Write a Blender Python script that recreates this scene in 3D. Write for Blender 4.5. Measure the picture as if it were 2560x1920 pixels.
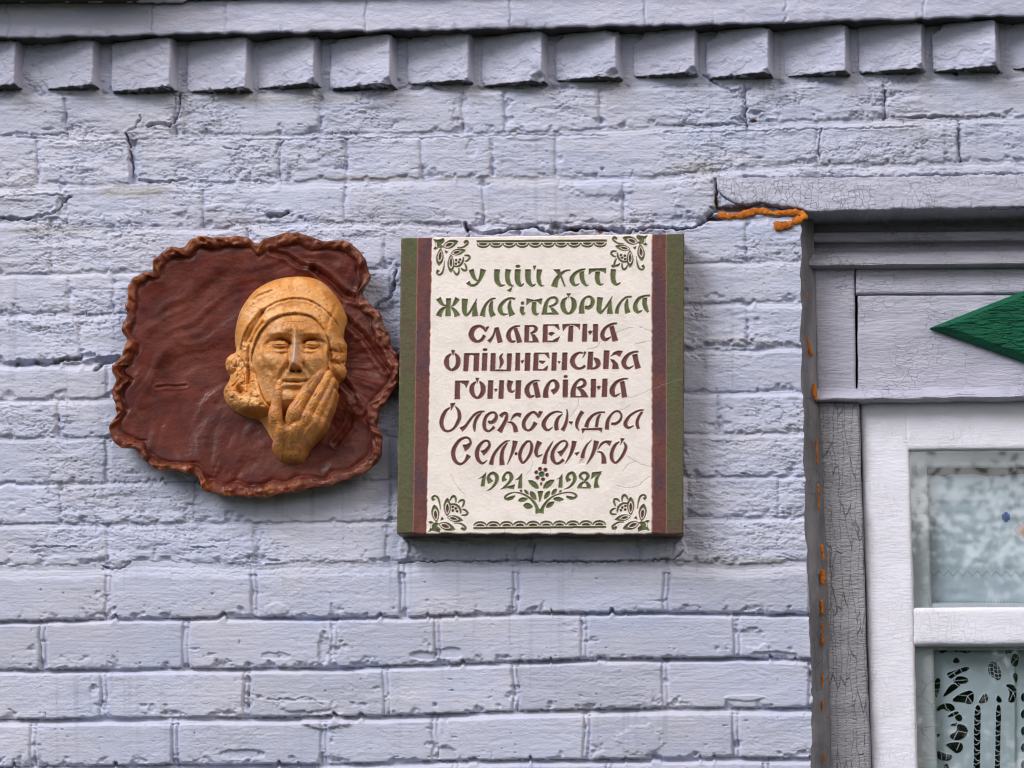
import bpy, math, random
import numpy as np
from mathutils import Vector, Matrix

# ------------------------------------------------------------------ scene
S = bpy.context.scene
for o in list(bpy.data.objects):
    bpy.data.objects.remove(o, do_unlink=True)

CAM = np.array([0.43, -6.30, 1.57])
AIM = np.array([0.0, 0.0, 2.90])
FPX = 9000.0                      # focal length in pixels of a 2560 px wide frame
cd = bpy.data.cameras.new("camera")
cd.sensor_width = 36.0
cd.lens = FPX / 2560 * 36.0
cd.clip_start = 0.05
cd.clip_end = 2000.0
cam = bpy.data.objects.new("camera", cd)
S.collection.objects.link(cam)
cam.location = CAM
fwd = Vector(AIM - CAM).normalized()
cam.rotation_euler = fwd.to_track_quat('-Z', 'Y').to_euler()
S.camera = cam

SUN_EL, SUN_AZ = math.radians(39), math.radians(-47)   # azimuth from the wall's normal, to the left
w = bpy.data.worlds.new("World")
S.world = w
w.use_nodes = True
nt = w.node_tree
sky = nt.nodes.new("ShaderNodeTexSky")
sky.sky_type = 'NISHITA'
sky.sun_disc = False
sky.sun_elevation = SUN_EL
sky.sun_rotation = math.radians(180) + SUN_AZ
sky.air_density = 1.0
sky.dust_density = 7.0
bg = nt.nodes["Background"]
# broken white cloud low over the horizon
tcw = nt.nodes.new("ShaderNodeTexCoord")
sep = nt.nodes.new("ShaderNodeSeparateXYZ"); nt.links.new(tcw.outputs['Generated'], sep.inputs[0])
mpw = nt.nodes.new("ShaderNodeMapping"); mpw.inputs['Scale'].default_value = (1, 1, 2.2)
nt.links.new(tcw.outputs['Generated'], mpw.inputs[0])
cn = nt.nodes.new("ShaderNodeTexNoise"); cn.inputs['Scale'].default_value = 9.0; cn.inputs['Detail'].default_value = 6
nt.links.new(mpw.outputs[0], cn.inputs['Vector'])
c1 = nt.nodes.new("ShaderNodeMapRange"); c1.inputs[1].default_value = .36; c1.inputs[2].default_value = .56
nt.links.new(cn.outputs[0], c1.inputs[0])
c2 = nt.nodes.new("ShaderNodeMapRange"); c2.inputs[1].default_value = .02; c2.inputs[2].default_value = .08
nt.links.new(sep.outputs[2], c2.inputs[0])
c3 = nt.nodes.new("ShaderNodeMapRange"); c3.inputs[1].default_value = .42; c3.inputs[2].default_value = .24
nt.links.new(sep.outputs[2], c3.inputs[0])
m1 = nt.nodes.new("ShaderNodeMath"); m1.operation = 'MULTIPLY'; nt.links.new(c1.outputs[0], m1.inputs[0]); nt.links.new(c2.outputs[0], m1.inputs[1])
m2 = nt.nodes.new("ShaderNodeMath"); m2.operation = 'MULTIPLY'; nt.links.new(m1.outputs[0], m2.inputs[0]); nt.links.new(c3.outputs[0], m2.inputs[1])
cm = nt.nodes.new("ShaderNodeMix"); cm.data_type = 'RGBA'
cm.inputs[7].default_value = (14.5, 14.8, 15.5, 1)
nt.links.new(m2.outputs[0], cm.inputs[0]); nt.links.new(sky.outputs[0], cm.inputs[6])
nt.links.new(cm.outputs[2], bg.inputs[0])
bg.inputs[1].default_value = 0.08

sl = bpy.data.lights.new("sun", 'SUN')
sl.energy = 2.5
sl.angle = math.radians(30)
sl.color = (1.0, 0.985, 0.965)
sun = bpy.data.objects.new("sun", sl)
S.collection.objects.link(sun)
sdir = Vector((math.sin(SUN_AZ) * math.cos(SUN_EL), -math.cos(SUN_AZ) * math.cos(SUN_EL), math.sin(SUN_EL)))
sun.rotation_euler = sdir.to_track_quat('Z', 'Y').to_euler()
sun.location = sdir * 30

S.view_settings.view_transform = 'Standard'
S.view_settings.look = 'None'
S.view_settings.gamma = 1.0
S.view_settings.exposure = 0.32
S.cycles.use_denoising = True
S.cycles.filter_width = 1.15
S.cycles.max_bounces = 6
S.cycles.transparent_max_bounces = 12
S.cycles.caustics_reflective = False
S.cycles.caustics_refractive = False

# ------------------------------------------------------------------ helpers
_f = np.array(fwd)
_r = np.cross(_f, [0, 0, 1.0]); _r /= np.linalg.norm(_r)
_u = np.cross(_r, _f)
MM = float(np.linalg.norm(AIM - CAM)) / FPX     # metres on the wall per photo pixel


def unp(u, v, y):
    """point of the vertical plane at depth y that is seen at photo position (u, v)"""
    u = np.asarray(u, float); v = np.asarray(v, float)
    a = (u - 1280) / FPX; b = -(v - 960) / FPX
    dx = _f[0] + a * _r[0] + b * _u[0]
    dy = _f[1] + a * _r[1] + b * _u[1]
    dz = _f[2] + a * _r[2] + b * _u[2]
    t = (y - CAM[1]) / dy
    return CAM[0] + t * dx, CAM[2] + t * dz


def sst(a, b, x):
    t = np.clip((x - a) / (b - a), 0, 1)
    return t * t * (3 - 2 * t)


_tabs = {}


def vn(x, y, seed=0):
    """smooth value noise, 0..1"""
    if seed not in _tabs:
        _tabs[seed] = np.random.RandomState(seed + 11).rand(256, 256).astype(np.float32)
    T = _tabs[seed]
    xi = np.floor(x).astype(np.int64); yi = np.floor(y).astype(np.int64)
    fx = (x - xi).astype(np.float32); fy = (y - yi).astype(np.float32)
    fx = fx * fx * (3 - 2 * fx); fy = fy * fy * (3 - 2 * fy)
    x0 = xi & 255; x1 = (xi + 1) & 255; y0 = yi & 255; y1 = (yi + 1) & 255
    a = T[y0, x0] * (1 - fx) + T[y0, x1] * fx
    b = T[y1, x0] * (1 - fx) + T[y1, x1] * fx
    return a * (1 - fy) + b * fy


def fbm(x, y, seed=0, o=4, g=0.5):
    s = 0; a = 1.0; n = 0
    for k in range(o):
        s = s + a * vn(x * 2 ** k + 17.3 * k, y * 2 ** k + 5.7 * k, seed + k)
        n += a; a *= g
    return s / n


def link(o, parent=None):
    S.collection.objects.link(o)
    if parent is not None:
        o.parent = parent
        o.matrix_parent_inverse = parent.matrix_world.inverted()
    return o


def mesh_obj(name, verts, quads, mat=None, parent=None, col=None, smooth=True):
    verts = np.asarray(verts, np.float32).reshape(-1, 3)
    quads = np.asarray(quads, np.int32).reshape(-1, 4)
    me = bpy.data.meshes.new(name)
    me.vertices.add(len(verts))
    if parent is not None:
        verts = verts - np.array(parent.location, np.float32)
    me.vertices.foreach_set('co', verts.ravel())
    me.loops.add(quads.size)
    me.loops.foreach_set('vertex_index', quads.ravel())
    me.polygons.add(len(quads))
    me.polygons.foreach_set('loop_start', np.arange(0, quads.size, 4, dtype=np.int32))
    me.polygons.foreach_set('loop_total', np.full(len(quads), 4, np.int32))
    me.polygons.foreach_set('use_smooth', np.full(len(quads), smooth, bool))
    if col is not None:
        ca = me.color_attributes.new('col', 'FLOAT_COLOR', 'POINT')
        c4 = np.ones((len(verts), 4), np.float32)
        c4[:, :3] = np.asarray(col, np.float32).reshape(-1, 3)
        ca.data.foreach_set('color', c4.ravel())
    me.update(calc_edges=True)
    me.validate()
    if mat:
        me.materials.append(mat)
    o = bpy.data.objects.new(name, me)
    S.collection.objects.link(o)
    if parent is not None:
        o.parent = parent
    return o


def grid_obj(name, X, Y, Z, mat=None, parent=None, col=None, fmask=None, wrap=False):
    ny, nx = X.shape
    V = np.stack([X, Y, Z], -1).reshape(-1, 3)
    idx = np.arange(ny * nx).reshape(ny, nx)
    if wrap:
        idx = np.concatenate([idx, idx[:, :1]], 1)
    q = np.stack([idx[:-1, :-1], idx[1:, :-1], idx[1:, 1:], idx[:-1, 1:]], -1)
    if fmask is not None:
        q = q[fmask]
    q = q.reshape(-1, 4)
    used = np.zeros(len(V), bool); used[q.ravel()] = True
    remap = np.cumsum(used) - 1
    c = None if col is None else np.asarray(col).reshape(-1, 3)[used]
    return mesh_obj(name, V[used], remap[q], mat, parent, c)


def rbox_lattice(n):
    """welded surface lattice of a box with n=(nx,ny,nz) segments; returns 0..1 coords and quads"""
    nx, ny, nz = n
    P, Q = [], []

    def face(ax, val, a, b, na, nb, flip):
        base = sum(len(p) for p in P)
        ia, ib = np.meshgrid(np.arange(na + 1), np.arange(nb + 1), indexing='ij')
        p = np.zeros((na + 1, nb + 1, 3), int)
        p[..., ax] = val; p[..., a] = ia; p[..., b] = ib
        P.append(p.reshape(-1, 3))
        i = np.arange((na + 1) * (nb + 1)).reshape(na + 1, nb + 1) + base
        q = np.stack([i[:-1, :-1], i[1:, :-1], i[1:, 1:], i[:-1, 1:]], -1).reshape(-1, 4)
        Q.append(q[:, ::-1] if flip else q)
    face(0, 0, 1, 2, ny, nz, True); face(0, nx, 1, 2, ny, nz, False)
    face(1, 0, 2, 0, nz, nx, True); face(1, ny, 2, 0, nz, nx, False)
    face(2, 0, 0, 1, nx, ny, True); face(2, nz, 0, 1, nx, ny, False)
    P = np.concatenate(P); Q = np.concatenate(Q)
    key = P[:, 0] * 10 ** 8 + P[:, 1] * 10 ** 4 + P[:, 2]
    _, first, inv = np.unique(key, return_index=True, return_inverse=True)
    return P[first] / np.array([nx, ny, nz], float), inv[Q]


def rbox(size, r, seg, amp=0.0, fr=40.0, seed=1, stretch=(1, 1, 1)):
    """rounded, slightly uneven box centred on the origin"""
    p, q = rbox_lattice(seg)
    a = np.array(size) / 2
    p = (p * 2 - 1) * a
    lim = np.maximum(a - r, 1e-5)
    c = np.clip(p, -lim, lim)
    d = p - c
    L = np.linalg.norm(d, axis=1, keepdims=True)
    nrm = d / np.maximum(L, 1e-9)
    out = np.where(L > 1e-9, c + nrm * np.minimum(r, a.min()), p)
    if amp:
        s = np.array(stretch)
        x, y, z = (p * s * fr).T
        n = (fbm(x + 3.1 * y, z + 1.7 * y, seed, 3) + fbm(x * .33 + z * .2, y + z * .3, seed + 5, 2) - 1)
        out = out + nrm * (n * amp)[:, None] + (n * amp * .3)[:, None] * np.sign(p) * 0.3
    return out, q


def quad_box(name, uv, yf, depth, mat, parent=None, r=0.003, step=0.006, amp=0.0, fr=40., seed=1, stretch=(1, 1, 1), col=None):
    """board whose front face fills the photo quad uv (TL, TR, BR, BL) at depth yf"""
    xs, zs = unp([p[0] for p in uv], [p[1] for p in uv], yf)
    wd = (abs(xs[1] - xs[0]) + abs(xs[2] - xs[3])) / 2
    ht = (abs(zs[0] - zs[3]) + abs(zs[1] - zs[2])) / 2
    seg = (max(2, int(wd / step)), max(2, int(depth / step / 2) + 1), max(2, int(ht / step)))
    p, q = rbox((wd, depth, ht), r, seg, amp, fr, seed, stretch)
    s = p[:, 0] / wd + .5; t = .5 - p[:, 2] / ht
    X = (xs[0] * (1 - s) + xs[1] * s) * (1 - t) + (xs[3] * (1 - s) + xs[2] * s) * t
    Z = (zs[0] * (1 - s) + zs[1] * s) * (1 - t) + (zs[3] * (1 - s) + zs[2] * s) * t
    Y = yf + depth / 2 + p[:, 1]
    return mesh_obj(name, np.stack([X, Y, Z], 1), q, mat, parent)


def empty(name, loc, label, cat, group=None):
    o = bpy.data.objects.new(name, None)
    o.empty_display_size = 0.05
    o.location = loc
    S.collection.objects.link(o)
    o['label'] = label; o['category'] = cat
    if group: o['group'] = group
    bpy.context.view_layer.update()
    return o


# ---- node material helper
class M:
    def __init__(self, name, rough=0.6, spec=0.4, coat=0.0, coat_rough=0.2):
        self.m = bpy.data.materials.new(name)
        self.m.use_nodes = True
        self.t = self.m.node_tree
        self.b = self.t.nodes["Principled BSDF"]
        self.b.inputs['Roughness'].default_value = rough
        self.b.inputs['Specular IOR Level'].default_value = spec
        self.b.inputs['Coat Weight'].default_value = coat
        self.b.inputs['Coat Roughness'].default_value = coat_rough
        self.co = self.t.nodes.new('ShaderNodeTexCoord').outputs['Object']

    def n(self, typ, **kw):
        nd = self.t.nodes.new(typ)
        for k, v in kw.items():
            setattr(nd, k, v)
        return nd

    def l(self, a, b):
        self.t.links.new(a, b)

    def scaled(self, s):
        mp = self.n('ShaderNodeMapping')
        mp.inputs['Scale'].default_value = s
        self.l(self.co, mp.inputs[0])
        return mp.outputs[0]

    def noise(self, scale, detail=4, s=(1, 1, 1), rough=0.55, dist=0.0):
        nd = self.n('ShaderNodeTexNoise')
        nd.inputs['Scale'].default_value = scale
        nd.inputs['Detail'].default_value = detail
        nd.inputs['Roughness'].default_value = rough
        nd.inputs['Distortion'].default_value = dist
        self.l(self.scaled(s), nd.inputs['Vector'])
        return nd.outputs[0]

    def cracks(self, scale, s=(1, 1, 1), width=0.06, wob=0.02):
        """1 on the plates, 0 in the cracks of a dried paint film"""
        nz = self.n('ShaderNodeTexNoise'); nz.inputs['Scale'].default_value = scale * .6
        nz.inputs['Detail'].default_value = 3
        self.l(self.co, nz.inputs['Vector'])
        sc = self.n('ShaderNodeVectorMath', operation='SCALE'); sc.inputs['Scale'].default_value = wob
        self.l(nz.outputs['Color'], sc.inputs[0])
        ad = self.n('ShaderNodeVectorMath', operation='ADD')
        self.l(self.co, ad.inputs[0]); self.l(sc.outputs[0], ad.inputs[1])
        mp = self.n('ShaderNodeMapping'); mp.inputs['Scale'].default_value = s
        self.l(ad.outputs[0], mp.inputs[0])
        vo = self.n('ShaderNodeTexVoronoi', feature='DISTANCE_TO_EDGE')
        vo.inputs['Scale'].default_value = scale
        self.l(mp.outputs[0], vo.inputs['Vector'])
        mr = self.n('ShaderNodeMapRange'); mr.inputs[1].default_value = 0; mr.inputs[2].default_value = width
        self.l(vo.outputs['Distance'], mr.inputs[0])
        return mr.outputs[0]

    def ramp(self, x, a, b, ca=(0, 0, 0), cb=(1, 1, 1)):
        r = self.n('ShaderNodeValToRGB')
        r.color_ramp.elements[0].position = a; r.color_ramp.elements[1].position = b
        r.color_ramp.elements[0].color = (*ca, 1); r.color_ramp.elements[1].color = (*cb, 1)
        self.l(x, r.inputs[0])
        return r.outputs[0]

    def math(self, op, a, b):
        m = self.n('ShaderNodeMath', operation=op)
        for i, x in enumerate((a, b)):
            if isinstance(x, (int, float)): m.inputs[i].default_value = x
            else: self.l(x, m.inputs[i])
        return m.outputs[0]

    def mix(self, f, a, b, mode='MIX'):
        m = self.n('ShaderNodeMix', data_type='RGBA', blend_type=mode)
        if isinstance(f, (int, float)): m.inputs[0].default_value = f
        else: self.l(f, m.inputs[0])
        for i, x in ((6, a), (7, b)):
            if isinstance(x, tuple): m.inputs[i].default_value = (*x[:3], 1)
            else: self.l(x, m.inputs[i])
        return m.outputs[2]

    def attr(self):
        a = self.n('ShaderNodeAttribute', attribute_name='col')
        return a.outputs['Color']

    def base(self, c):
        if isinstance(c, tuple): self.b.inputs['Base Color'].default_value = (*c, 1)
        else: self.l(c, self.b.inputs['Base Color'])

    def bump(self, h, dist=0.001, strength=1.0):
        bp = self.n('ShaderNodeBump')
        bp.inputs['Distance'].default_value = dist
        bp.inputs['Strength'].default_value = strength
        self.l(h, bp.inputs['Height'])
        if getattr(self, '_last', None) is not None:
            self.l(self._last, bp.inputs['Normal'])
        self._last = bp.outputs[0]
        self.l(bp.outputs[0], self.b.inputs['Normal'])


# ------------------------------------------------------------------ materials
def mat_wall():
    m = M('painted_brick', rough=0.55, spec=0.35)
    c = m.attr()
    n1 = m.noise(14, 5, (1, 1, 2.2))
    c = m.mix(m.ramp(n1, .35, .7), c, m.mix(1.0, c, (0.90, 0.93, 0.97), 'MULTIPLY'))
    n2 = m.noise(160, 3)
    c = m.mix(m.ramp(n2, .70, .78), c, m.mix(1.0, c, (0.72, 0.72, 0.74), 'MULTIPLY'))
    m.base(c)
    m.bump(m.noise(70, 8, (1, 1, 2.2), .72), 0.0020, 0.75)
    m.bump(m.noise(330, 4, (1, 1, 1.6), .65), 0.0010, 0.8)
    return m.m


def mat_paint(name, c1, c2, rough=.5, spec=.4, crack=(60, (1, 1, 1), .05), cdepth=.0012, dark=(.12, .11, .11), grain=(1, 1, 6), gscale=40, gd=.0015, cmix=.6):
    m = M(name, rough=rough, spec=spec)
    n = m.noise(9, 5, grain)
    c = m.mix(m.ramp(n, .35, .65), c1, c2)
    k = m.cracks(crack[0], crack[1], crack[2])
    pn = m.ramp(m.noise(11, 3), *((.25, .42) if cdepth > .0025 else (.40, .60)))
    k2 = m.math('MAXIMUM', k, m.math('SUBTRACT', 1.0, pn))
    c = m.mix(m.math('MULTIPLY', m.math('SUBTRACT', 1.0, k2), cmix), c, dark)
    m.base(c)
    m.bump(m.noise(gscale, 5, grain), gd, .8)
    m.bump(k2, cdepth, .9)
    m.bump(m.noise(300, 3), .0005, .6)
    return m.m


MAT_WALL = mat_wall()
MAT_FRIEZE = mat_paint('grey_board_paint', (.50, .50, .63), (.41, .41, .525), crack=(70, (.7, 1, 2.0), .04), grain=(1, 1, 5), gscale=50, gd=.003, cmix=.22)
MAT_LINTEL = mat_paint('crazed_lintel_paint', (.51, .52, .665), (.46, .47, .60), rough=.55, spec=.35, crack=(58, (1.5, 1, .8), .035), cdepth=.0016, grain=(1, 1, 3), gscale=60, gd=.0022, cmix=.35, dark=(.22, .22, .26))
MAT_POST = mat_paint('alligatored_grey_paint', (.37, .365, .42), (.27, .265, .31), crack=(26, (3.0, 1, .30), .022), cdepth=.0028, grain=(1, 1, 3.2), gscale=80, gd=.0055, cmix=.4, dark=(.09, .085, .095))
MAT_MOULD = mat_paint('dim_grey_paint', (.34, .34, .41), (.27, .27, .33), crack=(70, (1.6, 1, 1), .05), grain=(1, 1, 8), gscale=60, gd=.002, cmix=.5)
MAT_WHITE = mat_paint('white_window_paint', (.81, .815, .95), (.77, .77, .88), rough=.4, crack=(55, (1.6, 1, .8), .02), cdepth=.0005, grain=(1, 1, 4), gscale=50, gd=.0015, cmix=.06, dark=(.45, .42, .40))
MAT_INNER = mat_paint('inner_frame_paint', (.62, .68, .72), (.57, .63, .67), rough=.4, crack=(20, (1, 1, 1), .01), cmix=.1)
MAT_GREEN = mat_paint('green_ornament_paint', (.004, .105, .055), (.003, .078, .042), rough=.5, spec=.18, crack=(40, (.5, 1, 3), .05), cdepth=.002, grain=(1, 1, 7), gscale=50, gd=.003, cmix=.3, dark=(.004, .04, .025))
MAT_FILLET = mat_paint('grey_jamb_filler', (.25, .25, .29), (.14, .14, .165), crack=(50, (1, 1, .4), .03), grain=(5, 1, .6), gscale=50, gd=.0025, cmix=.3)


def mat_attr(name, rough, spec, coat, bumps, coat_rough=.15, var=0.12, vs=30):
    m = M(name, rough=rough, spec=spec, coat=coat, coat_rough=coat_rough)
    c = m.attr()
    n = m.noise(vs, 5)
    c = m.mix(m.ramp(n, .35, .7), c, m.mix(1.0, c, (1 - var, 1 - var, 1 - var), 'MULTIPLY'))
    m.base(c)
    rn = m.ramp(m.noise(vs * 1.3, 4), .3, .7, (max(rough - .10, .05),) * 3, (min(rough + .16, 1),) * 3)
    m.l(rn, m.b.inputs['Roughness'])
    for sc, d, st in bumps:
        m.bump(m.noise(sc, 4, st), d, .8)
    return m.m


MAT_DISH = mat_attr('brown_glazed_clay', .38, .24, .05, [(30, .0016, (1, 1, 1.3)), (160, .0007, (1, 1, 1.4)), (420, .0003, (1, 1, 1))], coat_rough=.25, var=.35, vs=16)
MAT_HEAD = mat_attr('ochre_glazed_clay', .46, .32, .10, [(70, .0009, (1, 1, 1)), (260, .0004, (1, 1, 1))], coat_rough=.22, var=.18, vs=45)
MAT_PLAQUE = mat_attr('painted_ceramic', .5, .35, .0, [(90, .0006, (1, 1, 1.5)), (400, .00025, (1, 1, 1))], var=.05, vs=40)
MAT_CLOTH = mat_attr('white_cotton', .9, .1, .0, [(900, .0004, (1, 1, 1))], var=.05, vs=25)


def mat_foam():
    m = M('expanding_foam', rough=.7, spec=.3)
    m.base(m.mix(m.ramp(m.noise(60, 4), .3, .7), (.66, .21, .016), (.34, .085, .010)))
    m.bump(m.noise(110, 5), .006, 1.0)
    m.bump(m.noise(420, 3), .0015, .8)
    return m.m


def mat_glass():
    m = bpy.data.materials.new('window_glass'); m.use_nodes = True
    t = m.node_tree; t.nodes.clear()
    out = t.nodes.new('ShaderNodeOutputMaterial')
    mix = t.nodes.new('ShaderNodeMixShader')
    tr = t.nodes.new('ShaderNodeBsdfTransparent'); tr.inputs[0].default_value = (.97, .99, 1, 1)
    gl = t.nodes.new('ShaderNodeBsdfGlossy'); gl.inputs['Roughness'].default_value = .02
    lw = t.nodes.new('ShaderNodeLayerWeight'); lw.inputs[0].default_value = .5
    pw = t.nodes.new('ShaderNodeMath'); pw.operation = 'POWER'; pw.inputs[1].default_value = 5
    fr = t.nodes.new('ShaderNodeMath'); fr.operation = 'MULTIPLY_ADD'; fr.inputs[1].default_value = .85; fr.inputs[2].default_value = .26
    t.links.new(lw.outputs['Facing'], pw.inputs[0]); t.links.new(pw.outputs[0], fr.inputs[0])
    co = t.nodes.new('ShaderNodeTexCoord')
    nz = t.nodes.new('ShaderNodeTexNoise'); nz.inputs['Scale'].default_value = 5.0; nz.inputs['Detail'].default_value = 1
    t.links.new(co.outputs['Object'], nz.inputs['Vector'])
    bp = t.nodes.new('ShaderNodeBump'); bp.inputs['Distance'].default_value = .0005; bp.inputs['Strength'].default_value = .5
    t.links.new(nz.outputs[0], bp.inputs['Height'])
    t.links.new(bp.outputs[0], gl.inputs['Normal'])
    t.links.new(fr.outputs[0], mix.inputs[0]); t.links.new(tr.outputs[0], mix.inputs[1]); t.links.new(gl.outputs[0], mix.inputs[2])
    t.links.new(mix.outputs[0], out.inputs[0])
    return m


def mat_plain(name, c1, c2, rough=.8, sc=8):
    m = M(name, rough=rough, spec=.3)
    m.base(m.mix(m.ramp(m.noise(sc, 5), .3, .7), c1, c2))
    m.bump(m.noise(sc * 6, 4), .004, .6)
    return m.m


MAT_FOAM = mat_foam()
MAT_GLASS = mat_glass()
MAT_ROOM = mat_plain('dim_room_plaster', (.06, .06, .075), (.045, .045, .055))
MAT_GROUND = mat_plain('trodden_earth_and_grass', (.07, .065, .05), (.04, .06, .025), sc=1.5)
MAT_LEAF = mat_plain('tree_leaves', (.045, .10, .025), (.07, .13, .03), sc=3)
MAT_BARK = mat_plain('tree_bark', (.10, .075, .05), (.06, .045, .03), sc=12)
MAT_RAW = mat_plain('bare_brick', (.42, .25, .18), (.50, .36, .29), sc=60)

# ------------------------------------------------------------------ setting out of view
def box_mesh(name, lo, hi, mat, inward=False, skip=()):
    x0, y0, z0 = lo; x1, y1, z1 = hi
    v = [(x0, y0, z0), (x1, y0, z0), (x1, y1, z0), (x0, y1, z0), (x0, y0, z1), (x1, y0, z1), (x1, y1, z1), (x0, y1, z1)]
    q = {'bottom': (0, 3, 2, 1), 'top': (4, 5, 6, 7), 'front': (0, 1, 5, 4), 'back': (2, 3, 7, 6), 'left': (3, 0, 4, 7), 'right': (1, 2, 6, 5)}
    qs = [(t[::-1] if inward else t) for k, t in q.items() if k not in skip]
    return mesh_obj(name, v, qs, mat, smooth=False)


gx, gy = np.meshgrid(np.linspace(-60, 60, 121), np.linspace(-120, 0.6, 121))
gh = (fbm(gx * .4, gy * .4, 81, 3) - .5) * .12
gr = grid_obj('ground', gx, gy[::-1], gh, MAT_GROUND)
gr['kind'] = 'structure'
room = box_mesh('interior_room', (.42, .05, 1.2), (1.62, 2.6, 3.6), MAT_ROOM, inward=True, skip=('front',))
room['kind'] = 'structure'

# ------------------------------------------------------------------ brick wall
wall = empty('brick_wall', (0, 0, 2.9), 'old lavender grey painted brick wall with a row of angled bricks under its ledge', 'wall')

# each course: control points of its lower edge (photo px), joints, step depth mm, bed px, roughness 0..1, joint depth mm
COURSES = [
    dict(b=[(-700, 128), (0, 92), (900, 78), (1750, 61), (2560, 39), (3700, 10)], j=[-300, 20, 380, 565, 915, 1277, 1612, 1963, 2311, 2670, 3020], D=1, bed=6, r=.35, jd=1.5),
    dict(b=[(-700, 252), (0, 236), (470, 236), (900, 226), (1300, 222), (1860, 212), (2300, 200), (2560, 188), (3700, 160)], j=[], D=2, bed=10, r=.6, jd=2),
    dict(b=[(-700, 346), (0, 338), (330, 336), (850, 332), (1450, 328), (1660, 313), (2050, 301), (2300, 295), (2560, 290), (3700, 270)],
         j=[-190, 165, 440, 800, 1159, 1265, 1501, 1863, 2213, 2575, 2930, 3300], D=3.0, bed=18, r=.9, jd=3),
    dict(b=[(-700, 468), (0, 460), (600, 454), (850, 448), (1250, 440), (1600, 438), (1900, 412), (2100, 409), (2400, 404), (2560, 403), (3700, 380)],
         j=[-260, 95, 332, 700, 868, 1055, 1232, 1390, 2045, 2400, 2755, 3100], D=3.5, bed=22, r=1.0, jd=3),
    dict(b=[(-700, 556), (0, 548), (150, 546), (178, 570), (560, 566), (600, 557), (870, 556), (1200, 560), (1560, 556), (1800, 545), (2560, 530), (3700, 500)],
         j=[-200, 165, 510, 865, 1210, 1560, 1800], D=3.5, bed=18, r=.9, jd=2.5),
    dict(b=[(-700, 694), (0, 684), (400, 676), (1000, 668), (1850, 653), (2600, 640)], j=[-230, 128, 268, 620, 960, 1300, 1640, 1868], D=4, bed=12, r=.8, jd=1.6),
    dict(b=[(-700, 790), (0, 781), (300, 781), (1000, 772), (1850, 755), (2600, 740)], j=[-180, 172, 285, 640, 980, 1330, 1690], D=5, bed=16, r=.7, jd=1.6),
    dict(b=[(-700, 905), (0, 905), (200, 908), (300, 898), (1000, 885), (1850, 868), (2600, 850)], j=[-200, 200, 560, 900, 1250, 1600, 1870], D=6, bed=18, r=1.1, jd=1.2),
    dict(b=[(-700, 1006), (0, 998), (300, 992), (1000, 986), (1850, 979), (2600, 968)], j=[-90, 268, 620, 980, 1340, 1700], D=5, bed=14, r=.7, jd=2),
    dict(b=[(-700, 1104), (0, 1094), (300, 1092), (1000, 1088), (1850, 1081), (2600, 1070)], j=[-220, 148, 500, 860, 1220, 1580, 1800], D=4, bed=12, r=.8, jd=2.6),
    dict(b=[(-700, 1218), (0, 1210), (300, 1203), (1000, 1197), (1850, 1189), (2600, 1180)], j=[-90, 268, 620, 980, 1340, 1700], D=6, bed=12, r=.7, jd=3),
    dict(b=[(-700, 1318), (0, 1308), (300, 1307), (1000, 1300), (1850, 1290), (2600, 1280)], j=[-200, 152, 490, 980, 1340, 1720, 1950], D=5, bed=14, r=.8, jd=1.6),
    dict(b=[(-700, 1422), (0, 1412), (250, 1410), (290, 1416), (330, 1402), (640, 1408), (960, 1404), (1650, 1402), (1690, 1400), (1850, 1410), (2060, 1400), (2600, 1392)],
         j=[-90, 270, 640, 970, 1330, 1600], D=3.5, bed=34, r=.8, jd=1.6),
    dict(b=[(-700, 1558), (0, 1551), (360, 1543), (700, 1541), (1000, 1540), (1300, 1530), (1660, 1527), (2060, 1532), (2600, 1528)],
         j=[-450, -90, 271, 635, 1007, 1289, 1665, 2030], D=14, bed=14, r=.22, jd=5),
    dict(b=[(-700, 1680), (0, 1671), (400, 1669), (800, 1667), (1100, 1657), (1460, 1645), (1850, 1640), (2060, 1646), (2600, 1642)],
         j=[-620, -255, 106, 463, 836, 1095, 1461, 1841, 2200], D=14, bed=16, r=.2, jd=5),
    dict(b=[(-700, 1802), (0, 1796), (260, 1793), (700, 1790), (1000, 1785), (1290, 1775), (1660, 1767), (2060, 1768), (2600, 1764)],
         j=[-460, -100, 258, 617, 965, 1290, 1664, 2030], D=14, bed=20, r=.2, jd=5),
    dict(b=[(-700, 1924), (0, 1915), (440, 1909), (800, 1908), (1100, 1900), (1500, 1895), (1850, 1891), (2060, 1894), (2600, 1890)],
         j=[-640, -275, 84, 438, 809, 1088, 1466, 1841, 2200], D=14, bed=18, r=.2, jd=5),
]
for k in range(12):
    p = COURSES[-1]
    COURSES.append(dict(b=[(u, v + 121) for u, v in p['b']], j=[(-460 if k % 2 else -640) + 362 * i + 30 * math.sin(3 * k + i) for i in range(13)], D=14, bed=18, r=.2, jd=5))

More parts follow.
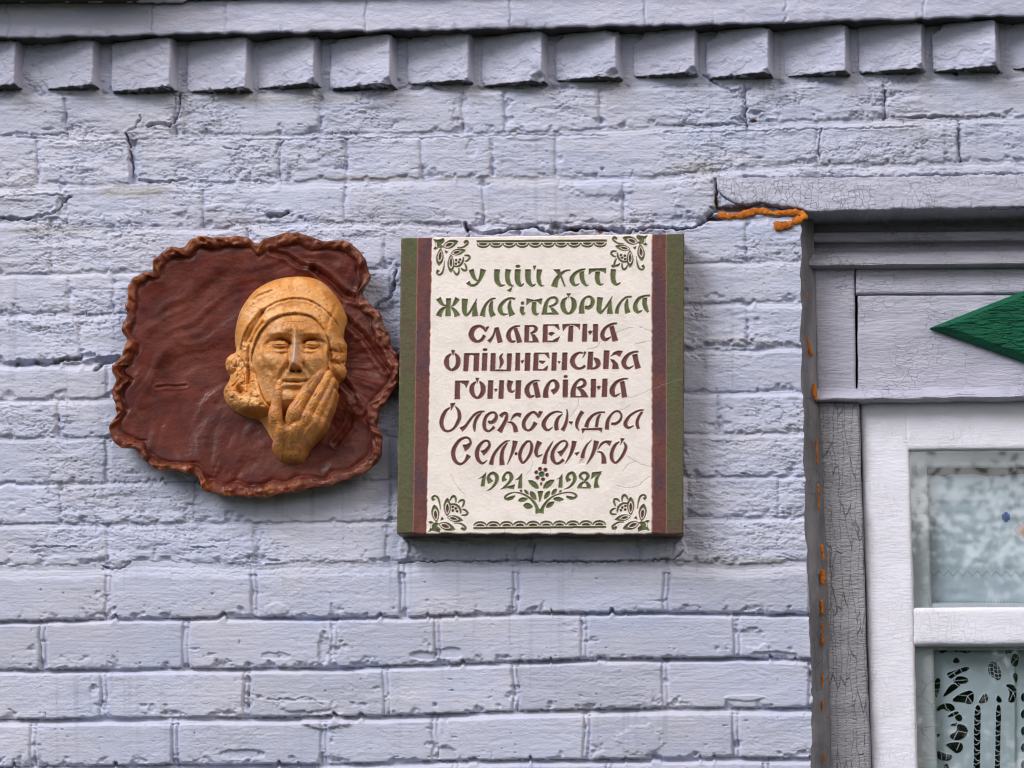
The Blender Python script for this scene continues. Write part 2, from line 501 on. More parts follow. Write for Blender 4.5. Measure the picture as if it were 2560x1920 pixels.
CRACKS = [  # (points, depth mm, half width px)
    ([(448, 232), (450, 268), (442, 292), (425, 314)], 8, 3.2), ([(425, 312), (398, 308), (372, 314)], 8, 4), ([(352, 290), (338, 318), (318, 330)], 4, 2.5),
    ([(318, 336), (324, 380), (330, 420), (324, 442)], 7, 2.8), ([(345, 450), (400, 456), (470, 448)], 4, 3), ([(0, 546), (60, 548), (100, 540), (138, 534), (155, 505), (176, 490)], 7, 3.5),
    ([(384, 10), (386, 45), (372, 78), (350, 88)], 7, 3.5), ([(566, 10), (562, 85)], 4, 2.5),
    ([(1790, 448), (1792, 520), (1760, 552), (1738, 568), (1690, 572), (1640, 566), (1560, 580), (1500, 570), (1420, 572), (1380, 582), (1330, 566), (1260, 576), (1200, 584), (1170, 572)], 10, 4.5),
    ([(1165, 560), (1172, 592)], 8, 4),
    ([(1380, 568), (1440, 574)], 9, 8), ([(1500, 578), (1560, 572)], 9, 6),
    ([(991, 678), (984, 715), (974, 746), (955, 755), (938, 769)], 9, 3.5), ([(1000, 1404), (1210, 1402), (1330, 1400), (1335, 1360)], 6, 2.5), ([(1330, 1402), (1520, 1404), (1690, 1398), (1705, 1380)], 6, 2.5),
    ([(560, 368), (590, 372), (615, 366)], 4, 2.5), ([(690, 385), (694, 365), (710, 352)], 3, 2.5), ([(670, 538), (700, 540), (720, 533)], 7, 6),
    ([(1863, 225), (1868, 320)], 6, 2.5), ([(2052, 325), (2046, 380), (2052, 400)], 5, 3), ([(2213, 225), (2210, 300)], 5, 2.5), ([(2395, 325), (2400, 400)], 5, 3),
    ([(1760, 190), (1800, 215), (1832, 232), (1852, 222)], 5, 3), ([(170, 332), (110, 335)], 3, 3), ([(240, 925), (262, 902), (300, 895)], 8, 6), ([(40, 908), (120, 905), (190, 895), (240, 885)], 7, 6),
    ([(630, 1408), (655, 1400), (700, 1402)], 4, 3), ([(255, 1414), (280, 1422), (310, 1418), (325, 1403)], 5, 3), ([(75, 1367), (190, 1366)], 4, 2.5), ([(480, 1368), (540, 1369)], 4, 2.5),
    ([(670, 1750), (740, 1748), (760, 1742), (790, 1752), (810, 1764)], 2.5, 2.5), ([(0, 338), (200, 352), (420, 346)], 2.5, 2.5), ([(1660, 332), (1900, 328), (2060, 322), (2300, 318)], 3, 2.2),
    ([(850, 345), (1060, 345), (1300, 338), (1520, 338)], 2.5, 2), ([(580, 350), (760, 348), (900, 348)], 2.5, 2), ([(2230, 294), (2380, 292), (2500, 288)], 4, 2.5), ([(1700, 312), (1870, 312)], 3, 2.5),
    ([(1860, 441), (1930, 446), (2040, 440), (2160, 444), (2300, 438), (2560, 434)], 4, 2.5), ([(0, 495), (80, 488), (150, 488)], 4, 2.5),
]
PATCH = [  # local dents and bulges: centre, radii, height mm
    (335, 395, 16, 58, -7), (155, 515, 16, 26, -6), (1500, 470, 90, 22, 3), (1740, 490, 60, 60, 4), (1690, 450, 60, 30, -2), (1300, 1375, 300, 24, -3),
    (1885, 523, 110, 13, -14), (1790, 545, 22, 8, -10), (560, 520, 60, 10, 1.5), (90, 910, 90, 9, -4), (260, 900, 26, 9, -6), (1700, 1385, 18, 30, 4), (1010, 1375, 16, 30, 4), (1830, 860, 120, 16, 3),
    (810, 1620, 18, 40, -5), (836, 1600, 14, 30, 3), (1880, 1595, 34, 26, -4), (1930, 1640, 70, 12, -5), (1120, 1632, 40, 14, -4), (1115, 1885, 28, 22, -5), (1060, 1640, 34, 14, -5),
    (600, 1885, 60, 12, -4), (690, 1640, 40, 10, -3), (410, 1538, 12, 8, -4), (690, 1525, 30, 16, 2.5), (380, 1770, 10, 14, -3), (235, 1725, 12, 14, -3), (1860, 1745, 50, 8, 3),
    (1600, 1850, 60, 40, 2.5), (810, 1800, 70, 22, 5), (770, 1765, 80, 14, 4), (1320, 330, 80, 20, 2), (1150, 285, 22, 50, -2.5), (1180, 370, 18, 22, -2.5), (800, 270, 14, 40, -2),
]


def course_lines(U):
    L = []
    for i, c in enumerate(COURSES):
        p = np.array(c['b'], float)
        y = np.interp(U, p[:, 0], p[:, 1])
        amp = 1.6 + 4.5 * c['r']
        y = y + (vn(U / 46., U * 0 + i * 7.3, 3) - .5) * amp + (vn(U / 13., U * 0 + i * 3.1, 4) - .5) * amp * .6
        chip = vn(U / 17., U * 0 + i * 11.7, 5)
        y = y - np.clip(chip - .80, 0, 1) * 60 * (vn(U / 90., U * 0 + i, 6) > .45)
        L.append(y)
    return L


def seg_dist(U, V, pts, pad=30):
    """distance to a polyline, evaluated only near it"""
    pts = np.array(pts, float)
    out = np.full(U.shape, 1e3, np.float32)
    m = (U > pts[:, 0].min() - pad) & (U < pts[:, 0].max() + pad) & (V > pts[:, 1].min() - pad) & (V < pts[:, 1].max() + pad)
    if not m.any(): return out
    x = U[m]; y = V[m]
    x = x + (vn(x / 9., y / 9., 21) - .5) * 7; y = y + (vn(x / 9., y / 9., 22) - .5) * 7
    d = np.full(x.shape, 1e3)
    for a, b in zip(pts[:-1], pts[1:]):
        ab = b - a
        t = np.clip(((x - a[0]) * ab[0] + (y - a[1]) * ab[1]) / (ab @ ab + 1e-9), 0, 1)
        d = np.minimum(d, np.hypot(x - a[0] - t * ab[0], y - a[1] - t * ab[1]))
    out[m] = d
    return out


def wall_surface(U, V):
    """relief in mm and paint colour of the wall face at photo positions"""
    H = np.zeros(U.shape, np.float32)
    R = np.zeros(U.shape, np.float32)
    tone = np.zeros(U.shape, np.float32)
    bed_shade = np.zeros(U.shape, np.float32)      # shadow line under each brick edge, put into the colour
    L = course_lines(U)
    prev = np.full(U.shape, -1e5); pc = dict(D=1, bed=8, r=.5)
    for i, c in enumerate(COURSES):
        m = (V >= prev) & (V < L[i])
        if m.any():
            u = U[m]; v = V[m]; s = v - prev[m]; e = L[i][m] - v
            h = np.zeros(u.shape, np.float32)
            bed = pc['bed']
            fill = .55 + .55 * vn(u / 130., v * 0 + i * 2.2, 31) if pc['r'] > .4 else .45 + .8 * vn(u / 140., v * 0 + i * 2.2, 31)
            # mortar bed below the previous course
            dep = pc['D'] * fill * (1 - sst(.35 * bed, 1.15 * bed, s))
            dep = dep - (1.3 if pc['r'] < .3 else .7 * vn(u / 70., v * 0 + i * 2, 29)) * np.exp(-((s - .62 * bed) / (.12 * bed + .8)) ** 2) + (0.9 * np.exp(-((s - .86 * bed) / 1.6) ** 2) + .7 * np.exp(-((s - .42 * bed) / 1.5) ** 2)) * (1 if pc['r'] < .3 else vn(u / 55., v * 0 + i, 30))
            h -= dep
            face = sst(.8 * bed, 1.3 * bed, s)
            # perpends
            bi = np.zeros(u.shape)
            for k, uj in enumerate(c['j']):
                jj = uj + (vn(v / 30., v * 0 + k + 9 * i, 32) - .5) * 6
                d = u - jj
                act = c['jd'] * (1.7 if c['r'] > .3 else 1.25) * (.45 + .8 * vn(u * 0 + k * 1.7, v / 60. + i * 3, 33))
                if c['r'] < .3:
                    g = np.exp(-(d / 9.5) ** 4) * .75 + .5 * np.exp(-((np.abs(d) - 7.) / 2.2) ** 2) - .25 * np.exp(-(d / 3.) ** 2)
                else:
                    g = np.exp(-(d / 7.) ** 2) * .8 + .5 * np.exp(-((d + 3) / 2.2) ** 2)
                h -= act * g * np.where(s < bed * .8, .35, 1)
                bi += (d > 0)
            off = vn(bi * 3.7 + .5, bi * 0 + i * 5.3 + .5, 34) - .5
            h += off * (1.2 + 3.2 * c['r']) * face
            # arrises worn round
            er = 2.2 + 2 * c['r']
            h -= 1.3 * np.exp(-e / er)
            chipn = fbm(u / 26., v / 20., 35, 3)
            jd = np.min(np.abs(u[None, :] - np.array(c['j'] + [1e6])[:, None]), 0) if len(c['j']) else np.full(u.shape, 1e3)
            near = np.exp(-e / 16.) + .8 * np.exp(-jd / 16.)
            h -= np.clip(chipn + .30 * near - .78, 0, .3) * 26 * (near > .12)
            H[m] = h
            bed_shade[m] = (sst(.5, 0, s / bed) * sst(.30, .62, fbm(u / 120., v * 0 + i * 1.3, 27, 2) + .12 * (pc['r'] < .3)) * (.95 if pc['r'] < .3 else .55)) * (s < bed)
            R[m] = c['r'] * face + (1 - face) * max(c['r'], .3)
            t = (.25 + 1.0 * vn(bi * 2.1 + .5, bi * 0 + i * 4.1 + .5, 36)) * (.85 if c['r'] < .3 else .5)
            edge = (vn(u / 24., v / 10., 37) - .5) * 14
            tone[m] = t * sst(bed * 1.1, bed * 1.1 + 7, s + edge) * sst(0, 6, e)
        prev = L[i]; pc = c
    # wear: flakes of old paint, brush drag, blisters
    patchy = sst(.32, .68, fbm(U / 160., V / 80., 41, 3))
    rr = .66 * np.clip(R * (.35 + .9 * patchy), 0, 1.2)
    t1 = fbm(U / 75., V / 26., 42, 4) * 9
    fr = t1 - np.floor(t1)
    H += (np.floor(t1) + sst(0, .05, fr) - 4.5) * 1.15 * rr
    t2 = fbm(U / 30. + 40, V / 11., 43, 3) * 6
    fr = t2 - np.floor(t2)
    H += (np.floor(t2) + sst(0, .07, fr) - 3) * .95 * rr
    t3 = fbm(U / 15. + 11, V / 7., 58, 3) * 5
    fr = t3 - np.floor(t3)
    H += (np.floor(t3) + sst(0, .12, fr) - 2.5) * (.16 + .55 * rr) * sst(.40, .60, fbm(U / 60., V / 36., 59, 2))
    rg = 1 - np.abs(2 * fbm(U / 46., V / 21., 44, 4) - 1)
    H -= np.clip(rg - .955, 0, 1) * 110 * np.clip(rr, .12, 1) * patchy
    rg = 1 - np.abs(2 * fbm(U / 27. + 9, V / 15., 56, 3) - 1)
    H -= np.clip(rg - .95, 0, 1) * 75 * rr * sst(.45, .6, fbm(U / 90., V / 60., 57, 2))
    H += (fbm(U / 9., V / 4.5, 45, 3) - .5) * (.40 + 1.1 * rr)
    H += (vn(U / 85., V / 3.1, 46) - .5) * (.40 + .35 * rr)
    H += (fbm(U / 240., V / 120., 47, 2) - .5) * 4
    bl = vn(U / 5.2, V / 4.2, 48)
    H += np.clip(bl - .86, 0, 1) * 7 * rr
    pit = vn(U / 11.3, V / 9.7, 49)
    H -= np.clip(pit - .96, 0, 1) * 130
    for cx, cy, rx, ry, hh in PATCH:
        d = ((U - cx) / rx) ** 2 + ((V - cy) / ry) ** 2 + (fbm(U / 14., V / 10., 50, 3) - .5) * 1.2
        H += hh * sst(1.15, .55, d)
    for pts, dep, hw in CRACKS:
        d = seg_dist(U, V, pts)
        near = d < 40
        wv = hw * (.5 + .9 * vn(U[near] / 12., V[near] / 12., 51))
        H[near] -= dep * sst(1.25 * wv, .45 * wv, d[near])
        H[near] += 1.1 * np.exp(-((d[near] - wv * 1.8) / 3.5) ** 2) * (vn(U[near] / 30., V[near] / 30., 52) > .4)
    # paint: two coats of slightly different grey blue, dust and bare spots
    A = np.array([.545, .562, .71]); B = np.array([.45, .47, .605])
    tone = np.clip(tone + .55 * sst(.55, .75, fbm(U / 210., V / 60., 53, 3)) * (V < 1430), 0, 1)
    C = A * (1 - tone[..., None]) + B * tone[..., None]
    dust = np.zeros(U.shape, np.float32)
    for cx, cy, rx, ry, s in [(330, 478, 110, 18, .9), (700, 245, 240, 16, .7), (120, 575, 130, 16, .6), (930, 445, 160, 9, .8), (1740, 420, 60, 26, .6), (1830, 852, 100, 12, .6), (1240, 450, 200, 10, .5), (1170, 222, 200, 10, .5), (1860, 1402, 110, 16, .5)]:
        d = ((U - cx) / rx) ** 2 + ((V - cy) / ry) ** 2 + (fbm(U / 20., V / 12., 54, 3) - .5) * 1.3
        dust += s * sst(1.3, .3, d)
    dust = np.clip(dust, 0, .85)[..., None]
    C = C * (1 - dust) + np.array([.43, .42, .45]) * dust
    # uneven coats, faint runs of rain dirt, fly specks
    hue = fbm(U / 190., V / 110., 24, 3)[..., None] - .5
    C = C * (1 + hue * np.array([.10, .02, -.10]))
    run = sst(.56, .80, fbm(U / 13., V / 420., 23, 3)) * sst(.42, .66, fbm(U / 260., V / 200., 22, 2))
    C = C * (1 - .15 * run[..., None])
    sp_ = (vn(U / 4.7, V / 4.7, 20) > .988)[..., None] * .55
    C = C * (1 - sp_) + np.array([.14, .13, .14]) * sp_
    mk = (bed_shade * sst(.2, .45, vn(U / 9., V / 3., 26)) * .85)[..., None]  # under-edge shadow line mixed into the wall colour
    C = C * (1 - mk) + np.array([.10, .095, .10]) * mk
    # where the paint has split the dark ground shows
    split = np.zeros(U.shape, np.float32)
    for pts, dep, hw in CRACKS:
        d = seg_dist(U, V, pts)
        split = np.maximum(split, sst(hw * .9, hw * .3, d) * min(1, dep / 7.))
    split = (split * sst(.25, .5, vn(U / 18., V / 18., 28)) * .9)[..., None]
    C = C * (1 - split) + np.array([.085, .08, .085]) * split
    bare = np.zeros(U.shape, np.float32)
    for cx, cy, rx, ry in [(1884, 301, 11, 4), (1430, 572, 16, 5), (1500, 576, 12, 5), (1780, 545, 14, 7), (1790, 500, 5, 20), (1840, 519, 52, 6), (1950, 557, 22, 5), (630, 14, 8, 4)]:
        d = ((U - cx) / rx) ** 2 + ((V - cy) / ry) ** 2 + (fbm(U / 7., V / 7., 55, 3) - .5) * 1.2
        bare = np.maximum(bare, sst(1.1, .7, d))
    bare = bare[..., None]
    C = C * (1 - bare) + np.array([.13, .07, .05]) * bare
    return H, C


def brick_edge(v):
    return np.interp(v, [500, 560, 700, 880, 1100, 1350, 1500, 1700, 1920, 2900], [2004, 2004, 2002, 2003, 2008, 2016, 2024, 2027, 2028, 2056]) + (vn(v / 16., v * 0, 61) - .5) * 5 + (vn(v / 60., v * 0, 62) - .5) * 5


def lintel_edge(u):
    return np.interp(u, [1790, 1812, 1840, 1868, 1900, 1950, 1985, 2005, 2020, 2560, 3500], [470, 492, 506, 510, 505, 514, 519, 522, 528, 515, 494]) + (vn(u / 12., u * 0, 63) - .5) * 3.0


ua = np.concatenate([np.arange(-700, -20, 10), np.arange(-20, 2580, 2.3), np.arange(2580, 3700, 12)])
va = np.concatenate([np.arange(-420, -16, 9), np.arange(-16, 1936, 1.9), np.arange(1936, 3100, 12)])
U, V = np.meshgrid(ua, va)
# pull the column next to the window opening onto its edge
WR = 3255.0
be = brick_edge(va)
jc = np.searchsorted(ua, be)
jr = int(np.searchsorted(ua, WR))
inop = (va > 520) & (va < 2900)
for i in np.where(inop)[0]:
    U[i, jc[i]] = be[i]
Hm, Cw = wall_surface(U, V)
# behind the lintel the brickwork stays a little back
back = (V > 452) & (V < 540) & (U > 1800) & (U < 3500)
Hm = np.where(back & (V < lintel_edge(U) + 4), np.minimum(Hm, 0) - 14, Hm)
X, Z = unp(U, V, 0.0)
jj = np.arange(len(ua))
hole = inop[:, None] & (jj[None, :] >= jc[:, None]) & (jj[None, :] < jr)
fm = ~(hole[:-1, :-1] | hole[1:, :-1])
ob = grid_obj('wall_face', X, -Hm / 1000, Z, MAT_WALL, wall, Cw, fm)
# reveal of the brickwork beside the window
rows = np.where(inop)[0]
ys = np.linspace(0, 1, 7)
RX = np.stack([X[rows, jc[rows]] + .004 * k * 0 for k in ys], 1)
RZ = np.stack([Z[rows, jc[rows]] for k in ys], 1)
RY = np.stack([-Hm[rows, jc[rows]] / 1000 * (1 - k) + .085 * k for k in ys], 1)
grid_obj('window_reveal', RX, RY, RZ, MAT_WALL, wall, np.stack([Cw[rows, jc[rows]]] * 7, 1))
del U, V, X, Z, Hm, Cw

# ------------------------------------------------------------------ ledge, angled bricks, lintel


def slab(name, top, bot, u0, u1, yf, step, amp, seed, mat, depth=.05, base=(.54, .55, .71), rows=40, joints=()):
    """long slab: top/bot are functions of u giving its upper and lower edge; front at yf, returned underneath"""
    u = np.arange(u0, u1, step)
    t = np.linspace(0, 1, rows)
    vt = top(u); vb = bot(u)
    Ug = np.repeat(u[None], rows, 0)
    Vg = vt[None] * (1 - t[:, None]) + vb[None] * t[:, None]
    h = (fbm(Ug / 60., Vg / 22., seed, 4) - .5) * amp + (fbm(Ug / 9., Vg / 5., seed + 3, 3) - .5) * amp * .45
    tt = fbm(Ug / 50., Vg / 16., seed + 7, 3) * 6
    h += (np.floor(tt) + sst(0, .12, tt - np.floor(tt))) * amp * .13
    for uj in joints:
        d = Ug - uj - (vn(Vg / 14., Vg * 0 + uj, seed + 2) - .5) * 8
        h -= 3.2 * np.exp(-(d / 2.6) ** 2)
        h += (vn(Ug * 0 + uj, Vg * 0, seed + 4) - .5) * 2.5 * (d > 0)
    e = vb[None] - Vg
    chip = np.clip(vn(Ug / 15., Vg * 0 + seed, seed + 5) - .78, 0, 1) * 40
    h -= 2.2 * np.exp(-e / (2.5 + chip)) + chip * .25 * np.exp(-e / 8)
    X, Z = unp(Ug, Vg, yf)
    Y = yf - h / 1000
    # underside going back to the wall
    nb = 8
    Xb = np.repeat(X[-1:], nb, 0); Zb = np.repeat(Z[-1:], nb, 0) + (vn(u / 20., u * 0, seed + 6) * .002)[None] * np.linspace(0, 1, nb)[:, None]
    Yb = Y[-1:] + (depth * np.linspace(0, 1, nb + 1)[1:])[:, None]
    X = np.concatenate([X, Xb]); Z = np.concatenate([Z, Zb]); Y = np.concatenate([Y, Yb])
    # closing faces on top and at both ends
    X = np.concatenate([X[:1], X]); Z = np.concatenate([Z[:1], Z]); Y = np.concatenate([Y[:1] + depth, Y])
    A = np.array(base)
    n = sst(.45, .7, fbm(u[None] / 120. + 0 * X, Z * 30, seed + 8, 3))[..., None]
    C = A * (1 - n) + A * np.array([.87, .88, .9]) * n
    C[-nb:] = np.array([.03, .028, .028])  # underside near black, its shade put into the colour
    Xe0, Xe1 = X[:, :1], X[:, -1:]
    X = np.concatenate([Xe0, X, Xe1], 1); Z = np.concatenate([Z[:, :1], Z, Z[:, -1:]], 1)
    Y = np.concatenate([np.maximum(Y[:, :1], yf + depth), Y, np.maximum(Y[:, -1:], yf + depth)], 1)
    C = np.concatenate([C[:, :1], C, C[:, -1:]], 1)
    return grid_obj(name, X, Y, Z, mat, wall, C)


cb = np.array(COURSES[0]['b'], float)
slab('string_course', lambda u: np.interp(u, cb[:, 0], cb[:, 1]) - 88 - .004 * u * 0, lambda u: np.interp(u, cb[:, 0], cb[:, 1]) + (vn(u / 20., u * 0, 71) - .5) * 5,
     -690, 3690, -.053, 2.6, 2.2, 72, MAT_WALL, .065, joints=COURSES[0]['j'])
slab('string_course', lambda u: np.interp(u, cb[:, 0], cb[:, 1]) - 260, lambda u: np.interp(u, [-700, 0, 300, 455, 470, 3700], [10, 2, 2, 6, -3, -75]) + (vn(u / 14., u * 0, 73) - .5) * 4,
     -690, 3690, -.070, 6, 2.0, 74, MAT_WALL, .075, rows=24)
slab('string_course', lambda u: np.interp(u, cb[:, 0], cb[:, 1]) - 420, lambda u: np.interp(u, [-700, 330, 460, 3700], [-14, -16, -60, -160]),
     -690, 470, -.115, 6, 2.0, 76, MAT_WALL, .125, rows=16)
slab('lintel', lambda u: 444 - (u - 2000) * .004 + (vn(u / 30., u * 0, 75) - .5) * 3, lintel_edge, 1793, 3490, -.004, 2.6, 2.4, 77, MAT_LINTEL, .105, base=(.51, .52, .665), rows=44)

# angled bricks of the frieze: left end flush with the wall, right end jutting out
TH = math.radians(15.5)
ends = [(35, 212), (230, 212), (423, 217), (614, 219), (784, 208), (974, 209), (1170, 200), (1354, 201), (1540, 189), (1738, 181), (1921, 182), (2115, 178), (2306, 171), (2491, 166), (2675, 160), (2860, 155), (-150, 216)]
tops = [(-700, 128), (0, 92), (900, 78), (1750, 61), (2560, 39), (3700, 10)]
for k, (ur, vb) in enumerate(ends):
    vt = np.interp(ur, [p[0] for p in tops], [p[1] for p in tops]) + 6
    yR = -.034 + .004 * math.sin(k * 2.3)
    xr, zb = unp(ur, vb, yR); _, zt = unp(ur, vt, yR)
    ht = float(zt - zb)
    ln, dp = .117, .12
    th = TH + .03 * math.sin(k * 1.9)
    p, q = rbox((ln, dp, ht), .0028, (84, 20, 60), amp=.0022, fr=70, seed=90 + k)
    n = fbm(p[:, 0] * 42 + k * 9, p[:, 2] * 70, 93, 5) * 4
    fl = np.floor(n) + sst(0, .06, n - np.floor(n))
    p[:, 1] -= np.where(p[:, 1] < -dp * .4, (fl - 2) * .0011, 0)
    p[:, 2] += np.where(p[:, 2] < -ht * .45, np.clip(vn(p[:, 0] * 90 + k * 5, p[:, 1] * 60, 94) - .6, 0, 1) * .012, 0)
    p[:, 2] += p[:, 0] * .012 * math.sin(k * 3.7)
    # knocked corners
    for cxs, czs in ((1, -1), (1, 1), (-1, -1), (-1, 1)):
        rr_ = np.random.RandomState(int(k * 10 + cxs + 3 * czs + 50))
        rad_ = .006 + .022 * rr_.rand() ** 2
        dd = np.hypot(p[:, 0] - cxs * ln / 2, (p[:, 2] - czs * ht / 2) * 1.3) + .006 * (fbm(p[:, 0] * 140, p[:, 2] * 140, 97, 2) - .5)
        m_ = (p[:, 1] < 0) & (dd < rad_)
        p[m_, 1] += np.minimum((rad_ - dd[m_]) * 1.2, .014) * (.5 + .5 * (p[m_, 1] < -dp * .45))
    c, s = math.cos(th), math.sin(th)
    # right front corner of the brick sits at (xr, yR)
    x = p[:, 0] - ln / 2; y = p[:, 1] + dp / 2
    PX = xr + x * c + y * s * 1.0
    PY = yR - x * s + y * c
    PZ = p[:, 2] + (zt + zb) / 2
    t = vn(p[:, 0] * 20 + k * 3, p[:, 2] * 20, 95)[:, None]
    C = np.array([.54, .55, .71]) * (1 - .14 * t)
    # undersides, taken as unpainted brick: black of their shade put into the colour
    under_shade = sst(-ht / 2 + .0035, -ht / 2 + .0012, p[:, 2] + .004 * (vn(p[:, 0] * 160 + k * 7, p[:, 1] * 90, 96) - .5))[:, None]
    C = C * (1 - under_shade) + np.array([.028, .026, .026]) * under_shade
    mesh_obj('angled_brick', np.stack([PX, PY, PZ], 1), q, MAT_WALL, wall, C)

# filler of the gap between brick reveal and window post
v = np.arange(524, 2900, 6.)
ul = brick_edge(v) - 2
ur = np.interp(v, [520, 700, 1000, 1010, 1500, 1920, 2900], [2030, 2034, 2040, 2046, 2068, 2074, 2104]) + 4
t = np.linspace(0, 1, 14)
Ug = ul[:, None] * (1 - t) + ur[:, None] * t
Vg = np.repeat(v[:, None], 14, 1)
Yg = .006 + (.060 - .006) * t[None] ** .8 + (fbm(Ug / 12., Vg / 40., 64, 4) - .5) * .009
x, z = unp(Ug, Vg, .03)
grid_obj('gap_filler', x, Yg, z, MAT_FILLET, wall)


def tube(name, pts, mat, parent, seed, y):
    """lumpy bead of foam along photo points (u, v, diameter px)"""
    pts = np.array(pts, float)
    n = max(10, int(np.hypot(*np.diff(pts[:, :2], axis=0).T).sum() / 1.6))
    d = np.concatenate([[0], np.cumsum(np.hypot(*np.diff(pts[:, :2], axis=0).T))])
    s = np.linspace(0, d[-1], n)
    u = np.interp(s, d, pts[:, 0]); vv = np.interp(s, d, pts[:, 1]); wd = np.interp(s, d, pts[:, 2])
    yy = y + np.interp(s, d, pts[:, 3]) if pts.shape[1] > 3 else np.full(n, y)
    endf = np.clip(np.sqrt(np.clip(np.minimum(s, d[-1] - s) / 4, 0, 1)), .05, 1)
    wd = wd * (.80 + .55 * vn(s / 13., s * 0 + seed, 65)) * endf
    x, z = unp(u, vv, yy)
    T = np.gradient(np.stack([x, z], 1), axis=0); T /= np.linalg.norm(T, axis=1, keepdims=True) + 1e-9
    N = np.stack([-T[:, 1], T[:, 0]], 1)
    k = 14
    a = np.linspace(0, 2 * np.pi, k, endpoint=False)
    r = (wd / 2 * MM)[:, None] * (.8 + .5 * vn(s[:, None] / 6. + seed, a[None] * 1.3, 66))
    PX = x[:, None] + N[:, :1] * np.cos(a) * r
    PZ = z[:, None] + N[:, 1:] * np.cos(a) * r
    PY = yy[:, None] - np.sin(a) * r * .55
    # close the ends
    PX[0] = PX[0].mean(); PX[-1] = PX[-1].mean(); PZ[0] = PZ[0].mean(); PZ[-1] = PZ[-1].mean()
    return grid_obj(name, PX, PY, PZ, mat, parent, wrap=True)


FOAM = [
    ([(1793, 536, 12), (1822, 541, 16), (1856, 538, 14), (1890, 528, 17), (1912, 528, 14), (1930, 533, 10), (1990, 531, 15), (2014, 535, 17)], .001),
    ([(2019, 538, 14), (2000, 548, 16), (1980, 556, 14)], -.002), ([(1982, 560, 14), (1955, 566, 20), (1934, 566, 18)], -.002),
]
JF = [[(2005, 630), (2011, 656)], [(2006, 660), (2008, 700), (2009, 722)], [(2009, 726), (2015, 738), (2012, 752), (2008, 776)], [(2013, 803), (2014, 824)], [(2018, 840), (2020, 862), (2031, 893)],
      [(2036, 957), (2035, 980), (2042, 1003)], [(2040, 1096), (2043, 1162)], [(2046, 1210), (2048, 1276)], [(2053, 1360), (2060, 1402)], [(2056, 1423), (2058, 1462)], [(2054, 1498), (2056, 1538)],
      [(2055, 1555), (2057, 1572)], [(2056, 1580), (2057, 1616)], [(2056, 1680), (2058, 1716)], [(2056, 1750), (2056, 1776)], [(2060, 1884), (2062, 1904)]]
for i, (pts, y) in enumerate(FOAM):
    tube('foam_bead', pts, MAT_FOAM, wall, i, y)
for i, pts in enumerate(JF):
    wdt = [8, 7, 11, 6, 7, 10, 5, 4.5, 7, 11, 7, 7, 6, 4.5, 4.5, 5][i]
    tube('foam_bead', [(a, b, wdt) for a, b in pts], MAT_FOAM, wall, 10 + i, .036)

# ------------------------------------------------------------------ window
win = empty('window', (.8, .06, 2.5), 'white framed wooden window under a grey board bearing a green diamond', 'window')
# crowning moulding: profile swept along the window
prof = [(518, .098), (545, .097), (566, .097), (571, .088), (577, .074), (580, .068), (590, .066), (600, .064), (603, .066), (604, .080), (612, .084), (622, .080), (627, .070), (633, .062), (643, .054), (652, .048), (662, .044), (668, .043), (671, .046), (672, .062), (672, .075)]
pv = np.array(prof)
tt = np.linspace(0, len(prof) - 1, 130)
pV = np.interp(tt, np.arange(len(prof)), pv[:, 0]); pY = np.interp(tt, np.arange(len(prof)), pv[:, 1])
u = np.arange(2012, 3265, 3.0)
Ug = np.repeat(u[None], len(tt), 0)
Vg = pV[:, None] - (u[None] - 2030) * .008
Yg = pY[:, None] + (fbm(Ug / 70., Vg / 5., 101, 4) - .5) * .004
x, z = unp(Ug, Vg, .06)
grid_obj('crown_moulding', x, Yg, z, MAT_MOULD, win)
DR = 2640.0      # axis of the window


def mir(uv):
    return [(2 * DR - a, b) for a, b in uv][::-1]


def order(q):    # keep TL, TR, BR, BL after mirroring
    a = sorted(q, key=lambda p: p[1]); t = sorted(a[:2]); b = sorted(a[2:])
    return [t[0], t[1], b[1], b[0]]


st = [(2033, 668), (2137, 668), (2141, 1004), (2042, 1006)]
quad_box('frieze_stile', st, .066, .03, MAT_FRIEZE, win, r=.002, amp=.0018, fr=30, seed=111)
quad_box('frieze_stile', order(mir(st)), .066, .03, MAT_FRIEZE, win, r=.002, amp=.0018, fr=30, seed=112)
quad_box('frieze_rail', [(2139, 668), (3141, 664), (3141, 730), (2139, 736)], .066, .03, MAT_FRIEZE, win, r=.002, amp=.0018, fr=30, seed=113, stretch=(.3, 1, 2))
quad_box('frieze_board', [(2144, 739), (3141, 733), (3141, 985), (2144, 990)], .068, .03, MAT_FRIEZE, win, r=.002, amp=.003, fr=30, seed=114, stretch=(.3, 1, 2))
# drip ledge with a sloping top
u = np.arange(2040, 3245, 3.0)
pr = np.array([(968, .066), (976, .064), (984, .054), (994, .046), (1000, .044), (1003, .046), (1004, .056), (1004, .09)])
tt = np.linspace(0, len(pr) - 1, 60)
Ug = np.repeat(u[None], 60, 0)
Vg = np.interp(tt, np.arange(len(pr)), pr[:, 0])[:, None] - (u[None] - 2045) * .0135 + (vn(u / 40., u * 0, 121) - .5)[None] * 3
Yg = np.interp(tt, np.arange(len(pr)), pr[:, 1])[:, None] + (fbm(Ug / 60., Vg / 6., 122, 4) - .5) * .005
x, z = unp(Ug, Vg, .055)
grid_obj('drip_ledge', x, Yg, z, MAT_FRIEZE, win)
